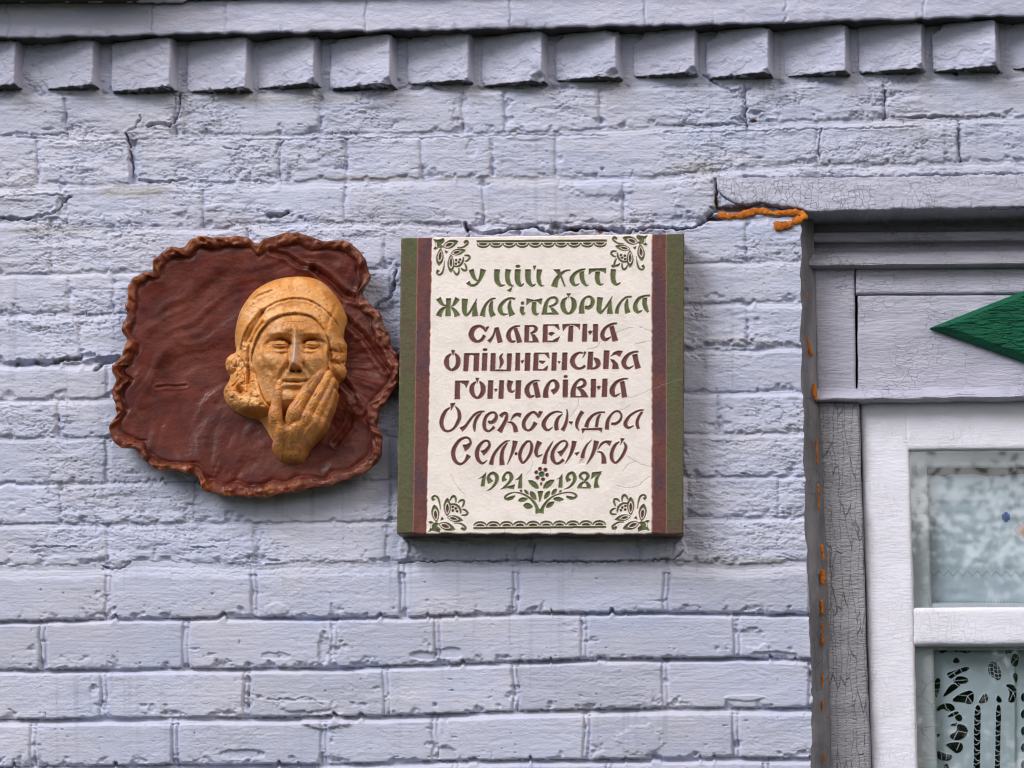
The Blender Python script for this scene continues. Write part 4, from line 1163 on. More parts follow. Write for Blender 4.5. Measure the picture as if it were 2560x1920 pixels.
text('line 6', B, 1340, 920, [[(490, 825, 18), (380, 810, 34), (262, 860, 48), (172, 960, 68), (142, 1050, 78), (180, 1130, 58), (240, 1145, 38), (312, 1090, 10)], [(497, 845, 12), (412, 930, 58), (375, 1040, 74), (385, 1152, 76)], [(570, 765, 16), (580, 860, 38), (565, 980, 54), (532, 1080, 64), (488, 1157, 76)], [(862, 808, 76), (802, 900, 68), (762, 1000, 68), (755, 1090, 48), (802, 1167, 8)],
     [(1275, 820, 24), (1170, 825, 34), (1062, 870, 48), (972, 970, 64), (925, 1097, 76)], [(1190, 850, 28), (1142, 940, 54), (1115, 1097, 60)], [(1310, 1137, 76), (1320, 1000, 68), (1372, 890, 48), (1450, 812, 34), (1530, 807, 38), (1578, 880, 38), (1550, 970, 48), (1470, 1030, 48), (1388, 1030, 42)], [(1990, 775, 18), (1880, 795, 34), (1752, 870, 44), (1672, 970, 64), (1652, 1050, 74), (1710, 1105, 44), (1807, 1062, 10)], [(1960, 810, 38), (1892, 920, 54), (1865, 1020, 60), (1890, 1127, 56)]],
     [[(593, 993), (687, 988), (655, 1057)], [(838, 1120), (1222, 1105), (1217, 1202), (1175, 1160), (1150, 1150), (905, 1150), (860, 1222)]])
# line 7
text('line 7', B, 1080, 1070, [[(588, 375, 132), (658, 345, 88), (713, 280, 48), (690, 207, 38), (620, 182, 38), (512, 232, 54), (420, 360, 74), (392, 480, 78), (430, 610, 68), (520, 670, 44), (610, 620, 48), (682, 508, 88)], [(928, 472, 104), (1000, 420, 70), (1060, 330, 54), (1040, 250, 38), (960, 250, 44), (872, 340, 64), (832, 460, 78), (850, 580, 68), (930, 655, 44), (1022, 598, 10)],
     [(1440, 235, 12), (1350, 260, 34), (1232, 370, 48), (1132, 520, 58), (1090, 682, 82)], [(1390, 270, 26), (1312, 400, 58), (1285, 540, 74), (1295, 687, 96)], [(1537, 243, 96), (1515, 350, 74), (1470, 490, 48), (1388, 682, 8)], [(1820, 252, 28), (1750, 260, 46), (1662, 370, 58), (1620, 500, 64), (1640, 600, 54), (1680, 645, 38), (1750, 580, 48), (1820, 460, 58), (1840, 330, 54), (1812, 250, 28)], [(1987, 256, 102), (1940, 360, 74), (1920, 450, 68), (1952, 525, 44), (2047, 488, 8)]], [], [(1552, 478, 26, 28)])
text('line 7', B, 1340, 1070, [[(320, 240, 8), (260, 340, 38), (190, 480, 58), (153, 664, 86)], [(428, 490, 114), (500, 430, 60), (570, 330, 48), (560, 257, 34), (480, 250, 38), (382, 330, 54), (312, 450, 68), (310, 570, 74), (360, 650, 48), (430, 650, 44), (512, 588, 62)], [(706, 246, 92), (690, 350, 74), (640, 490, 54), (538, 664, 8)], [(1030, 222, 8), (940, 320, 34), (882, 440, 58), (855, 562, 74)],
     [(1116, 242, 102), (1085, 380, 74), (1030, 520, 54), (938, 674, 16)], [(1140, 405, 8), (1210, 300, 44), (1290, 260, 44), (1382, 290, 104)], [(1130, 440, 18), (1210, 460, 38), (1250, 550, 74), (1255, 659, 96)], [(1540, 255, 18), (1462, 320, 54), (1402, 450, 64), (1400, 570, 64), (1460, 645, 38), (1540, 590, 48), (1620, 470, 58), (1660, 350, 54), (1618, 258, 16)]],
     [[(708, 465), (812, 440), (755, 522)], [(1558, 188), (1637, 200), (1590, 270), (1558, 325), (1568, 260)]])
# dates
text('line 8', G, 1080, 1070, [[(1085, 1012, 112), (1042, 920, 60), (1082, 850, 48), (1150, 842, 54), (1200, 910, 70), (1182, 1010, 58), (1102, 1110, 34), (1003, 1168, 6)], [(1343, 980, 100), (1322, 920, 60), (1362, 842, 40), (1430, 832, 48), (1470, 910, 70), (1430, 1000, 48), (1350, 1080, 34), (1268, 1137, 8)]],
     [[(848, 950), (920, 900), (1002, 818), (985, 960), (972, 1082), (898, 1082), (928, 920)], [(1288, 1122), (1350, 1085), (1440, 1070), (1532, 1040), (1512, 1132), (1400, 1114)], [(1528, 967), (1600, 910), (1662, 828), (1662, 980), (1662, 1117), (1583, 1117), (1605, 950)]])
text('line 9', G, 1340, 1070, [[(610, 985, 96), (577, 920, 60), (612, 852, 48), (680, 837, 54), (718, 910, 68), (700, 1000, 54), (620, 1090, 34), (518, 1137, 6)], [(880, 968, 26), (817, 900, 52), (850, 842, 44), (920, 832, 48), (963, 890, 60), (930, 950, 48), (890, 985, 24)], [(802, 1100, 84), (832, 1042, 58), (892, 1002, 34), (950, 1030, 58), (988, 1100, 84)], [(1200, 828, 26), (1132, 920, 54), (1110, 1010, 64), (1120, 1107, 102)]],
     [[(373, 957), (440, 910), (487, 843), (492, 980), (492, 1102), (413, 1102), (430, 935)], [(758, 1095), (1017, 1095), (1017, 1117), (758, 1117)], [(1033, 823), (1227, 803), (1120, 880), (1018, 947)]])
# central flower
kf = .09946
for e in [(1110, 130, 50, 50), (1245, 150, 50, 50), (1285, 280, 45, 50), (1185, 390, 50, 44), (1045, 350, 55, 48), (1015, 215, 48, 48)]:
    text('flower', B, 1240, 1160, ells=[e], k=kf)
text('flower', (.045, .12, .03), 1240, 1160, ells=[(1150, 260, 74, 72)], k=kf)
text('flower', G, 1240, 1160, [[(1055, 1240, 120), (1030, 1100, 80), (950, 960, 65), (820, 840, 46), (650, 750, 36), (470, 720, 26), (320, 760, 40), (225, 840, 50), (280, 885, 66), (390, 860, 92), (485, 800, 18)], [(1140, 1240, 120), (1180, 1100, 76), (1280, 950, 56), (1420, 830, 36), (1580, 760, 30), (1760, 725, 26), (1920, 730, 36), (2022, 800, 60), (1970, 858, 54), (1880, 860, 84), (1768, 820, 44)]],
     [[(805, 415), (900, 410), (1000, 460), (1060, 540), (1082, 622), (1000, 622), (910, 570), (850, 500)], [(1477, 400), (1370, 400), (1260, 460), (1200, 540), (1183, 617), (1290, 622), (1380, 560), (1440, 480)], [(1043, 688), (1192, 683), (1130, 920), (1095, 972), (1080, 850)], [(1005, 1150), (1100, 1140), (1192, 1150), (1187, 1257), (1140, 1240), (1060, 1240), (1020, 1265)],
      leaf(865, 690, 1015, 915, 130), leaf(715, 655, 828, 778, 76), leaf(600, 655, 668, 714, 56), leaf(550, 925, 805, 880, 112), leaf(685, 1040, 935, 1085, 150), leaf(1354, 680, 1212, 898, 110), leaf(1528, 628, 1397, 788, 100), leaf(1654, 668, 1586, 718, 46), leaf(1435, 880, 1715, 900, 112), leaf(1255, 1095, 1472, 955, 120)], [(1137, 505, 25, 46)], k=kf)
# scalloped borders
for n_, (x0, x1, yb0, yb1, sgn) in enumerate([(1192, 1517, 604, 602, 1), (1184, 1515, 1321, 1318, -1)]):
    key = 'scallop %d' % n_
    a = ras(key, G); b = ras(key, BR)
    pc_.fill(a, [(x0, yb0 - 2.5), (x1, yb1 - 2.5), (x1 + 1, yb1 + 2.5), (x0, yb0 + 2.5)])
    st_ = (x1 - x0) / 10
    for i in range(10):
        c = x0 + st_ * (i + .5); yy = yb0 + (yb1 - yb0) * (i + .5) / 10
        t = np.linspace(0, np.pi, 16)
        o1 = np.stack([c - np.cos(t) * st_ * .50, yy + sgn * (5.5 + 11.5 * np.sin(t) ** .9)], 1)
        o2 = np.stack([c - np.cos(t) * st_ * .43, yy + sgn * (5.2 + 7.2 * np.sin(t) ** .9)], 1)
        pc_.fill(a, np.concatenate([o1, o2[::-1]]))
        pc_.fill(b, np.stack([c - np.cos(t) * st_ * .33, yy + sgn * (4.6 + 5.4 * np.sin(t))], 1))


# corner flowers: one drawing, mirrored into the four corners
def cflower(key, T):
    g = ras(key, G); c = ras(key, CR); b = ras(key, BR)
    k = .08137

    def P(p): return T(np.array([(1060 + x * k, 1220 + y * k) for x, y in np.array(p, float)[:, :2]]))
    for q in [(320, 520, 390, 1065, 240), (720, 310, 720, 880, 225), (715, 905, 1210, 1005, 195), (455, 1105, 965, 1285, 245)]:
        pc_.fill(g, P(leaf(*q)))
        x1, y1, x2, y2, wd = q
        m = lambda t: (x1 + (x2 - x1) * t, y1 + (y2 - y1) * t)
        s0, s1 = ((.22, .90) if q[0] in (320, 720) else (.06, .72))
        pc_.fill(c, P(leaf(*m(s0), *m(s1), wd * .66)))
        s0 += .10; s1 -= .08
        pc_.fill(b, P(leaf(*m(s0), *m(s1), wd * .42)))
    S_ = [[(810, 510, 40), (960, 512, 52), (1080, 600, 62), (1128, 720, 52), (1130, 800, 20)], [(800, 392, 26), (860, 290, 58), (930, 260, 62), (982, 340, 52), (982, 462, 26)], [(1050, 460, 26), (1130, 390, 60), (1228, 392, 52), (1222, 500, 56), (1170, 602, 26)], [(1180, 660, 26), (1270, 690, 52), (1340, 770, 62), (1290, 840, 56), (1158, 840, 30)],
          [(510, 680, 14), (490, 500, 36), (430, 310, 56), (330, 250, 48), (260, 310, 58), (312, 392, 92)], [(920, 1085, 20), (1060, 1085, 36), (1180, 1130, 48), (1280, 1220, 58), (1240, 1285, 70), (1150, 1230, 72)]]
    for s in S_:
        pc_.pen(g, [(1060 + x * k, 1220 + y * k, wd * k * 1.1) for x, y, wd in s], T)
    pc_.fill(g, P([(130, 1040), (220, 1025), (320, 1085), (400, 1055), (465, 1110), (400, 1180), (510, 1270), (482, 1388), (380, 1342), (250, 1322), (130, 1362), (200, 1240), (210, 1130)]))
    pc_.fill(c, P([(215, 1100), (300, 1090), (250, 1140), (245, 1240), (215, 1250)])); pc_.fill(b, P([(340, 1235), (450, 1250), (450, 1330), (350, 1300)]))
    pc_.fill(b, P([(550, 895), (622, 960), (508, 1008)]))
    for x, y in [(885, 590), (980, 635), (890, 700), (1020, 720)]: pc_.fill(b, P(ell(x, y, 40, 40)))


cflower('corner 0', lambda p: p)
cflower('corner 1', lambda p: np.stack([2695.7 - p[:, 0], p[:, 1] - 2.5], 1))
cflower('corner 2', lambda p: np.stack([1083 + (p[:, 0] - 1070.6) * .93, 1928 - p[:, 1]], 1))
cflower('corner 3', lambda p: np.stack([1620 - (p[:, 0] - 1070.6) * .93, 586 + (1333 - p[:, 1]) * .96], 1))

# ---- the slab: outline, stripes, relief and colours
U, V = np.meshgrid(np.arange(PU0, PU1) + .5, np.arange(PV0, PV1) + .5)
tv = (V - 590) / 745
eL = 1002.5 - 11 * tv; eR = 1711 - 3 * tv
eT = 594 - (U - 1002) / 709 * 10.5; eB = 1333.5 + (U - 992) / 716 * 1.5 + (vn(U / 14., U * 0, 201) - .5) * 3
s1 = 1044 - 11 * tv; s2 = 1080 - 14 * tv; s3 = 1630 + 0 * tv; s4 = 1665 + 1 * tv
wob = (vn(V / 9., V * 0, 202) - .5) * 2.2
cov = np.zeros(U.shape, np.float32); col = np.ones(U.shape + (3,), np.float32) * np.array(CR)
n = fbm(U / 60., V / 60., 203, 4)[..., None]
col *= (.94 + .12 * n)
st_ = sst(.60, .72, fbm(U / 26., V / 26., 204, 3))[..., None] * .10
col = col * (1 - st_) + np.array([.45, .36, .28]) * st_
sp = (vn(U / 3.1, V / 3.1, 205) > .985)[..., None] * .35
col = col * (1 - sp) + np.array([.2, .16, .14]) * sp
green = np.array([.088, .084, .038]); green2 = np.array([.096, .070, .042]); green3 = np.array([.078, .105, .044])
gm = fbm(U / 40., V / 70., 206, 4)[..., None]; gm2 = fbm(U / 30. + 9, V / 120., 207, 4)[..., None]
gcol = green * (1 - sst(.5, .75, gm)) + green2 * sst(.5, .75, gm)
gcol = gcol * (1 - .7 * sst(.5, .8, gm2)) + green3 * .7 * sst(.5, .8, gm2)
gcol = gcol * (.82 + .36 * vn(U / 5., V / 3., 208)[..., None])
mar = np.array([.125, .040, .036]); mar2 = np.array([.085, .035, .048]); mar3 = np.array([.20, .065, .045])
mcol = mar * (1 - sst(.4, .7, gm)) + mar2 * sst(.4, .7, gm)
mcol = mcol * (1 - .6 * sst(.52, .75, gm2)) + mar3 * .6 * sst(.52, .75, gm2)
mcol = mcol * (.80 + .4 * vn(U / 4., V / 2.5, 209)[..., None])
zone = np.zeros(U.shape, int)          # 0 field, 1 green stripe, 2 maroon stripe
zone[(U < s2 + wob)] = 2; zone[(U < s1 + wob * .7)] = 1; zone[(U > s3 + wob)] = 4; zone[(U > s4 + wob * .7)] = 3
for zz_, cc in ((1, gcol), (3, gcol), (2, mcol), (4, mcol)):
    m = zone == zz_
    col[m] = cc[m]
ln = np.zeros(U.shape, np.float32)
for e_, m_ in ((s1 + wob * .7, .55), (s2 + wob, .9), (s3 + wob, .9), (s4 + wob * .7, .5)):
    ln = np.maximum(ln, m_ * np.exp(-((U - e_) / 1.2) ** 2))
col = col * (1 - ln[..., None]) + np.array([.42, .17, .13]) * ln[..., None]
h = np.zeros(U.shape, np.float32) + (fbm(U / 90., V / 90., 210, 3) - .5) * 1.6 + (fbm(U / 7., V / 5., 211, 3) - .5) * .35
h -= ln * .6
pid = np.full(U.shape, -1); keys = list(GRP)
tot = np.zeros(U.shape, np.float32)
for ki, key in enumerate(keys):
    for a, c in GRP[key]:
        cvg = pc_.down(a)
        if c == CR:
            tot = tot * (1 - cvg)
            col = col * (1 - cvg[..., None]) + np.array(CR) * 1.08 * cvg[..., None]
            continue
        sel = cvg > .004
        var = (.80 + .45 * fbm(U / 16., V / 22., 212 + ki, 3))[..., None]
        tgt = np.array(c) * var
        if c == G:
            br = sst(.55, .7, fbm(U / 9., V / 9., 240, 3))[..., None] * .45
            tgt = tgt * (1 - br) + np.array([.085, .07, .035]) * br
        col = np.where(sel[..., None], col * (1 - cvg[..., None]) + tgt * cvg[..., None], col)
        tot = np.maximum(tot, cvg)
        pid[cvg > .45] = ki
soft = blur(tot, 2)
ring = np.clip(blur(tot, 4) - blur(tot, 1), 0, 1)                    # raised edge pushed up by the cutting tool
edge = np.clip(soft * (1 - soft) * 4, 0, 1)
lnc = (edge * sst(.40, .9, vn(U / 7., V / 7., 213) + .25))[..., None] * .33
col = col * (1 - lnc) + np.array([.26, .13, .085]) * lnc
h -= 1.8 * soft
h += 3.6 * ring
# hair cracks
PCR = [[(1340 + x * .13562, 790 + y * .13562) for x, y in p] for p in ([(1490, 305), (1600, 265), (1700, 220), (1790, 210)], [(1900, 205), (1990, 225), (2140, 290)], [(1830, 530), (1880, 505), (2140, 460)], [(1180, 490), (1100, 590), (950, 610)])]
PCR += [[(1340 + x * .13562, 920 + y * .13562) for x, y in p] for p in ([(1700, 550), (1800, 530), (1960, 470), (2140, 385), (2500, 250), (2740, 190)], [(800, 570), (750, 740), (640, 900)], [(1560, 775), (1650, 750), (1740, 690)])]
PCR += [[(1080 + x * .13562, 1070 + y * .13562) for x, y in p] for p in ([(340, 850), (400, 950), (440, 1050), (520, 1140), (600, 1230)], [(1835, 560), (1860, 660), (1800, 800), (1720, 870)])]
PCR += [[(1340 + x * .13562, 1070 + y * .13562) for x, y in p] for p in ([(1690, 520), (1800, 600), (1900, 650), (2140, 720)], [(1480, 1060), (1620, 1090), (1800, 1100), (1920, 1040), (2000, 960), (2110, 890)], [(1850, 600), (1700, 680), (1600, 800)])]
PCR += [[(1263, 1316), (1262, 1334)], [(1378, 1318), (1377, 1334)], [(1548, 1312), (1540, 1322), (1536, 1334)]]
for p in PCR:
    d = np.full(U.shape, 99.)
    P_ = spline(p, 6)
    m = (U > P_[:, 0].min() - 6) & (U < P_[:, 0].max() + 6) & (V > P_[:, 1].min() - 6) & (V < P_[:, 1].max() + 6)
    x = U[m] + (vn(U[m] / 6., V[m] / 6., 220) - .5) * 3; y = V[m] + (vn(U[m] / 6., V[m] / 6., 221) - .5) * 3
    dd = np.full(x.shape, 99.)
    for a, b in zip(P_[:-1], P_[1:]):
        ab = b - a
        t = np.clip(((x - a[0]) * ab[0] + (y - a[1]) * ab[1]) / (ab @ ab + 1e-9), 0, 1)
        dd = np.minimum(dd, np.hypot(x - a[0] - t * ab[0], y - a[1] - t * ab[1]))
    d[m] = dd
    k_ = (.55 * np.exp(-(d / .9) ** 2))[..., None]
    col = col * (1 - k_) + np.array([.25, .20, .18]) * k_
    h -= .8 * k_[..., 0]
# white chip in the second line from below
chip = pc_.blank(); pc_.fill(chip, [(1340 + x * .13562, 1070 + y * .13562) for x, y in [(812, 588), (880, 563), (896, 662), (805, 660)]])
ch = pc_.down(chip); h -= 1.2 * blur(ch, 1); col = col * (1 - ch[..., None]) + np.array([.70, .62, .56]) * ch[..., None]
# rounded edges
dl = np.minimum(np.minimum(U - eL, eR - U), np.minimum(V - eT, eB - V))
rc = 7.0
cxm = np.minimum(U - eL, eR - U); cym = np.minimum(V - eT, eB - V)
dcor = np.where((cxm < rc) & (cym < rc), rc - np.hypot(rc - cxm, rc - cym), np.minimum(cxm, cym))
rim_ = np.clip(dcor / 4.0, 0, 1)
h -= 3.2 * (1 - np.sqrt(np.clip(1 - (1 - rim_) ** 2, 0, 1)))
wear = (np.exp(-dcor / 1.3) * sst(.45, .8, vn(U / 11., V / 11., 222)))[..., None] * .6
col = col * (1 - wear) + np.array([.40, .33, .24]) * wear
inside = dcor > -.3
plaque = empty('memorial_plaque', (.05, -.055, 2.9), 'square cream ceramic plaque with carved lettering and green and maroon side stripes', 'plaque')
PY = -.058
x, z = unp(U, V, PY)
y = PY - h / 1000
# clamp the outside samples onto the outline so that the slab's border is clean
fi = inside[:-1, :-1] & inside[1:, :-1] & inside[:-1, 1:] & inside[1:, 1:]
pf = pid[:-1, :-1]
zf = zone[:-1, :-1]
rest = fi & (pf < 0)
grid_obj('slab_face', x, y, z, MAT_PLAQUE, plaque, col, rest & (zf == 0))
for zz_, nm in ((1, 'green_stripe'), (3, 'green_stripe'), (2, 'maroon_stripe'), (4, 'maroon_stripe')):
    grid_obj(nm, x, y, z, MAT_PLAQUE, plaque, col, rest & (zf == zz_))
for ki, key in enumerate(keys):
    nm = {'l': 'inscription', 'f': 'flower_sprig', 's': 'scalloped_border', 'c': 'corner_flower'}[key[0]]
    grid_obj(nm, x, y, z, MAT_PLAQUE, plaque, col, fi & (pf == ki))
# body of the slab behind its face
k = 90
a = np.linspace(0, 1, k)
top = [(1003.5 + 706.5 * t, 594.5 - 10.5 * t) for t in a]; rgt = [(1710.5 - 3 * t, 585 + 749 * t) for t in a]
bot_ = [(1707 - 714.5 * t, 1334.5 - 1.5 * t) for t in a]; lft = [(992.5 + 10.5 * t, 1333 - 738.5 * t) for t in a]
loop = np.array(top + rgt[1:] + bot_[1:] + lft[1:-1])
ctr = loop.mean(0)
rows = []
for dy, sc in ((.0025, 1.0), (.006, 1.0005), (.012, 1.0), (.022, .999), (.035, .997), (.048, .995), (.060, .99)):
    L_ = ctr + (loop - ctr) * sc
    xx, zz2 = unp(L_[:, 0], L_[:, 1], PY)
    nz_ = (vn(np.arange(len(L_)) / 3., np.zeros(len(L_)) + dy * 300, 223) - .5) * .0016
    d = np.stack([xx - xx.mean(), zz2 - zz2.mean()], 1); d /= np.linalg.norm(d, axis=1, keepdims=True)
    rows.append(np.stack([xx + d[:, 0] * nz_, np.full(len(xx), PY + dy), zz2 + d[:, 1] * nz_], 1))
R_ = np.array(rows)
bc = np.array([.085, .030, .028]) * (.7 + .6 * fbm(R_[..., 0] * 30, R_[..., 2] * 30 + R_[..., 1] * 50, 224, 3))[..., None]
grid_obj('slab_body', R_[..., 0], R_[..., 1], R_[..., 2], MAT_PLAQUE, plaque, bc, wrap=True)

# ------------------------------------------------------------------ round relief: dish
relief = empty('portrait_relief', (-.52, -.03, 2.86), 'round brown ceramic relief with crimped rim and ochre face in headscarf resting on a hand', 'wall relief')
OUT = [(960, 118), (1000, 92), (1040, 75), (1140, 57), (1230, 64), (1300, 84), (1360, 108), (1430, 98), (1500, 114), (1560, 160), (1592, 212), (1620, 268), (1632, 310), (1618, 352), (1588, 400), (1590, 436), (1640, 492), (1690, 540), (1712, 600), (1740, 660), (1756, 720), (1790, 780), (1806, 840), (1802, 900), (1792, 960), (1752, 1020), (1722, 1060), (1692, 1100), (1682, 1150), (1672, 1200), (1692, 1240), (1702, 1290), (1695, 1370),
       (1660, 1430), (1600, 1480), (1540, 1512), (1450, 1542), (1380, 1562), (1300, 1572), (1200, 1592), (1130, 1606), (1060, 1616), (1000, 1626), (900, 1628), (780, 1618), (690, 1606), (640, 1580), (610, 1522), (560, 1490), (480, 1472), (380, 1466), (310, 1430), (260, 1370), (220, 1336), (150, 1330), (100, 1292), (77, 1230), (95, 1180), (130, 1130), (120, 1090), (108, 1030), (104, 980), (128, 930), (104, 880), (114, 830), (150, 790),
       (176, 740), (182, 690), (154, 640), (164, 590), (180, 540), (174, 490), (190, 430), (190, 370), (220, 330), (270, 300), (330, 280), (345, 220), (380, 180), (440, 150), (520, 140), (560, 100), (600, 85), (680, 85), (760, 85), (840, 75), (910, 86)]
O = spline(np.array([(240 + x * .42194, 560 + y * .42194) for x, y in OUT]), 8, True)
DC = np.array([640., 915.])
ang = np.arctan2(O[:, 1] - DC[1], O[:, 0] - DC[0]); rad = np.hypot(O[:, 0] - DC[0], O[:, 1] - DC[1])
o_ = np.argsort(ang); ang, rad = ang[o_], rad[o_]
NA = 1000
A = np.linspace(-np.pi, np.pi, NA, endpoint=False)
Rr = np.interp(A, np.concatenate([ang - 2 * np.pi, ang, ang + 2 * np.pi]), np.tile(rad, 3))
rho = np.concatenate([np.linspace(.01, .82, 130), np.linspace(.82, 1, 75)[1:]])
Rg = rho[:, None] * Rr[None]
Ug = DC[0] + np.cos(A)[None] * Rg; Vg = DC[1] + np.sin(A)[None] * Rg
e = Rr[None] - Rg                                 # px from the edge
ca_, sa_ = np.cos(A)[None], np.sin(A)[None]
# rim: a lip pinched into uneven lumps
pos = np.cumsum(np.concatenate([[0], np.hypot(np.diff(Rr * np.cos(A)), np.diff(Rr * np.sin(A)))]))[None]
lump = vn(pos / 15. + 3, pos * 0 + .5, 231) * .65 + vn(pos / 31., pos * 0 + 2.5, 232) * .5
lump = np.clip((lump - .30) * 1.7, 0, 1.3)
# outline wavers with the pinches
Ug = Ug + ca_ * (lump - .55) * 7 * np.exp(-e / 26.); Vg = Vg + sa_ * (lump - .55) * 7 * np.exp(-e / 26.)
lipw = 8.5 + 13 * vn(pos / 34., pos * 0 + 5.5, 233) + e * 0
hd = 26 + 15 * np.clip(rho[:, None], 0, 1) ** 2.2 + e * 0
lip = np.where(e < 2 * lipw, np.sqrt(np.clip(1 - ((e - lipw) / lipw) ** 2, 0, 1)), 0)
twist = .15 + 1.35 * vn(pos / 13., e / 10. + 3.5, 234)
hd = hd + lip * (2.5 + 12.0 * lump * twist) - 3.0 * np.exp(-((e - 2.1 * lipw) / 7.) ** 2) * (.4 + lump)
# sweeping folds of the slab, running from lower left up to the right then turning down
px, py = Ug, Vg
wx = px + 60 * (fbm(px / 160., py / 160., 235, 2) - .5)
arc = np.hypot(px - 820, py - 1250)               # folds sweep round a point below
th_ = np.arctan2(py - 1250, px - 820)
f1 = fbm(arc / 60. + 2 * (fbm(px / 150., py / 150., 236, 2) - .5), th_ * 1.6, 237, 3)
rdg = 1 - np.abs(2 * f1 - 1)
mask_in = sst(22, 60, e)
hd = hd + (f1 - .5) * 10 * mask_in - np.clip(rdg - .88, 0, 1) * 1.5 * mask_in
qq = f1 * 5
hd = hd + (np.floor(qq) + sst(0, .25, qq - np.floor(qq)) - 2.5) * .15 * mask_in
hd = hd + (fbm(px / 26., py / 16., 238, 4) - .5) * 1.2 * mask_in
# right hand side: radial drapery
rf = fbm(th_ * 0 + np.arctan2(py - 900, px - 760) * 6.0, np.hypot(px - 760, py - 900) / 130., 239, 3)
hd = hd + (rf - .5) * 11 * sst(790, 900, px) * mask_in
FOLD = [([(1290, 270), (1380, 330), (1470, 420), (1540, 445)], 7, 16), ([(1040, 165), (1130, 190), (1200, 240), (1290, 265)], 4, 12), ([(360, 968), (420, 957), (470, 960), (530, 954)], 1.6, 7), ([(1480, 570), (1580, 660), (1660, 770), (1720, 860)], 5, 16), ([(1430, 900), (1520, 1010), (1560, 1100)], 5, 16), ([(1420, 1300), (1500, 1200), (1530, 1090)], 4, 14)]
for p, dd_, wd in FOLD:
    P_ = np.array([(240 + x * .42194, 560 + y * .42194) for x, y in p])
    d = np.full(px.shape, 1e3)
    for a, b in zip(P_[:-1], P_[1:]):
        ab = b - a
        t = np.clip(((px - a[0]) * ab[0] + (py - a[1]) * ab[1]) / (ab @ ab), 0, 1)
        d = np.minimum(d, np.hypot(px - a[0] - t * ab[0], py - a[1] - t * ab[1]))
    wd = wd * .42194
    hd = hd - dd_ * np.exp(-(d / wd) ** 2) + .5 * dd_ * np.exp(-((d - 2.2 * wd) / wd) ** 2)
X, Z = unp(Ug, Vg, -.032)
Y = -hd / 1000
dish_h = lambda uu, vv: 28.0
base = np.array([.112, .017, .010]); base2 = np.array([.142, .033, .021]); base3 = np.array([.066, .011, .009])
n1 = sst(.40, .68, fbm(px / 80., py / 50., 241, 4))[..., None]; n2 = sst(.5, .7, fbm(px / 45., py / 25., 242, 4))[..., None]
C = base * (1 - n1) + base2 * n1
C = C * (1 - .6 * n2) + base3 * .6 * n2
rim_c = np.array([.34, .108, .036]); rim_d = np.array([.27, .105, .065]); rim_k = np.array([.10, .024, .014])
side = sst(620, 860, px)[..., None]
rc_ = rim_c * (1 - side) + rim_d * side
rn = sst(.35, .6, fbm(px / 10., py / 10., 243, 3))[..., None]
rc_ = rc_ * (.35 + .75 * rn) + rim_k * (1 - rn) * .5
rm = sst(1.9, 1.1, e / lipw + .7 * (fbm(px / 9., py / 9., 244, 3) - .5))[..., None] * (.30 + .70 * sst(.15, .7, lump)[..., None]) * (.45 + .55 * sst(.3, .6, vn(pos / 70., pos * 0 + 7.5, 246))[..., None])
C = C * (1 - rm) + rc_ * rm
C = C * (.85 + .3 * vn(px / 3.5, py / 3.5, 245)[..., None])
# back of the dish, returning to the wall
nb = 10
kk = np.linspace(0, 1, nb + 1)[1:]
Xb = DC[0] + (Ug[-1][None] - DC[0]) * (1 - .07 * kk[:, None] ** .7); Vb = DC[1] + (Vg[-1][None] - DC[1]) * (1 - .07 * kk[:, None] ** .7)
xb, zb = unp(Xb, Vb, -.032)
yb = -(hd[-1][None] * (1 - kk[:, None]) ** 1.0 + 4 * kk[:, None]) / 1000
split = 130 + 18
# the rim is a part of its own: everything within its lip
q_rim = (e < 2.0 * lipw)
fmask = np.concatenate([q_rim, q_rim[:, :1]], 1)[:-1, :-1]
cb_ = np.repeat(C[-1:] * .6, nb, 0)
XX = np.concatenate([X, xb]); YY = np.concatenate([Y, yb]); ZZ = np.concatenate([Z, zb]); CC = np.concatenate([C, cb_])
ny = XX.shape[0]
full = np.zeros((ny - 1, NA), bool)
full[:q_rim.shape[0] - 1] = q_rim[:-1]
full[q_rim.shape[0] - 1:] = True
grid_obj('dish', XX[:, ::-1], YY[:, ::-1], ZZ[:, ::-1], MAT_DISH, relief, CC[:, ::-1], ~np.roll(full[:, ::-1], -1, 1), wrap=True)
grid_obj('crimped_rim', XX[:, ::-1], YY[:, ::-1], ZZ[:, ::-1], MAT_DISH, relief, CC[:, ::-1], np.roll(full[:, ::-1], -1, 1), wrap=True)

# ------------------------------------------------------------------ head in headscarf and hand, modelled as relief in face units
FS = .31960
hu = np.arange(70, 1110, 2.1); hv = np.arange(70, 1610, 2.1)
x, y = np.meshgrid(hu, hv)


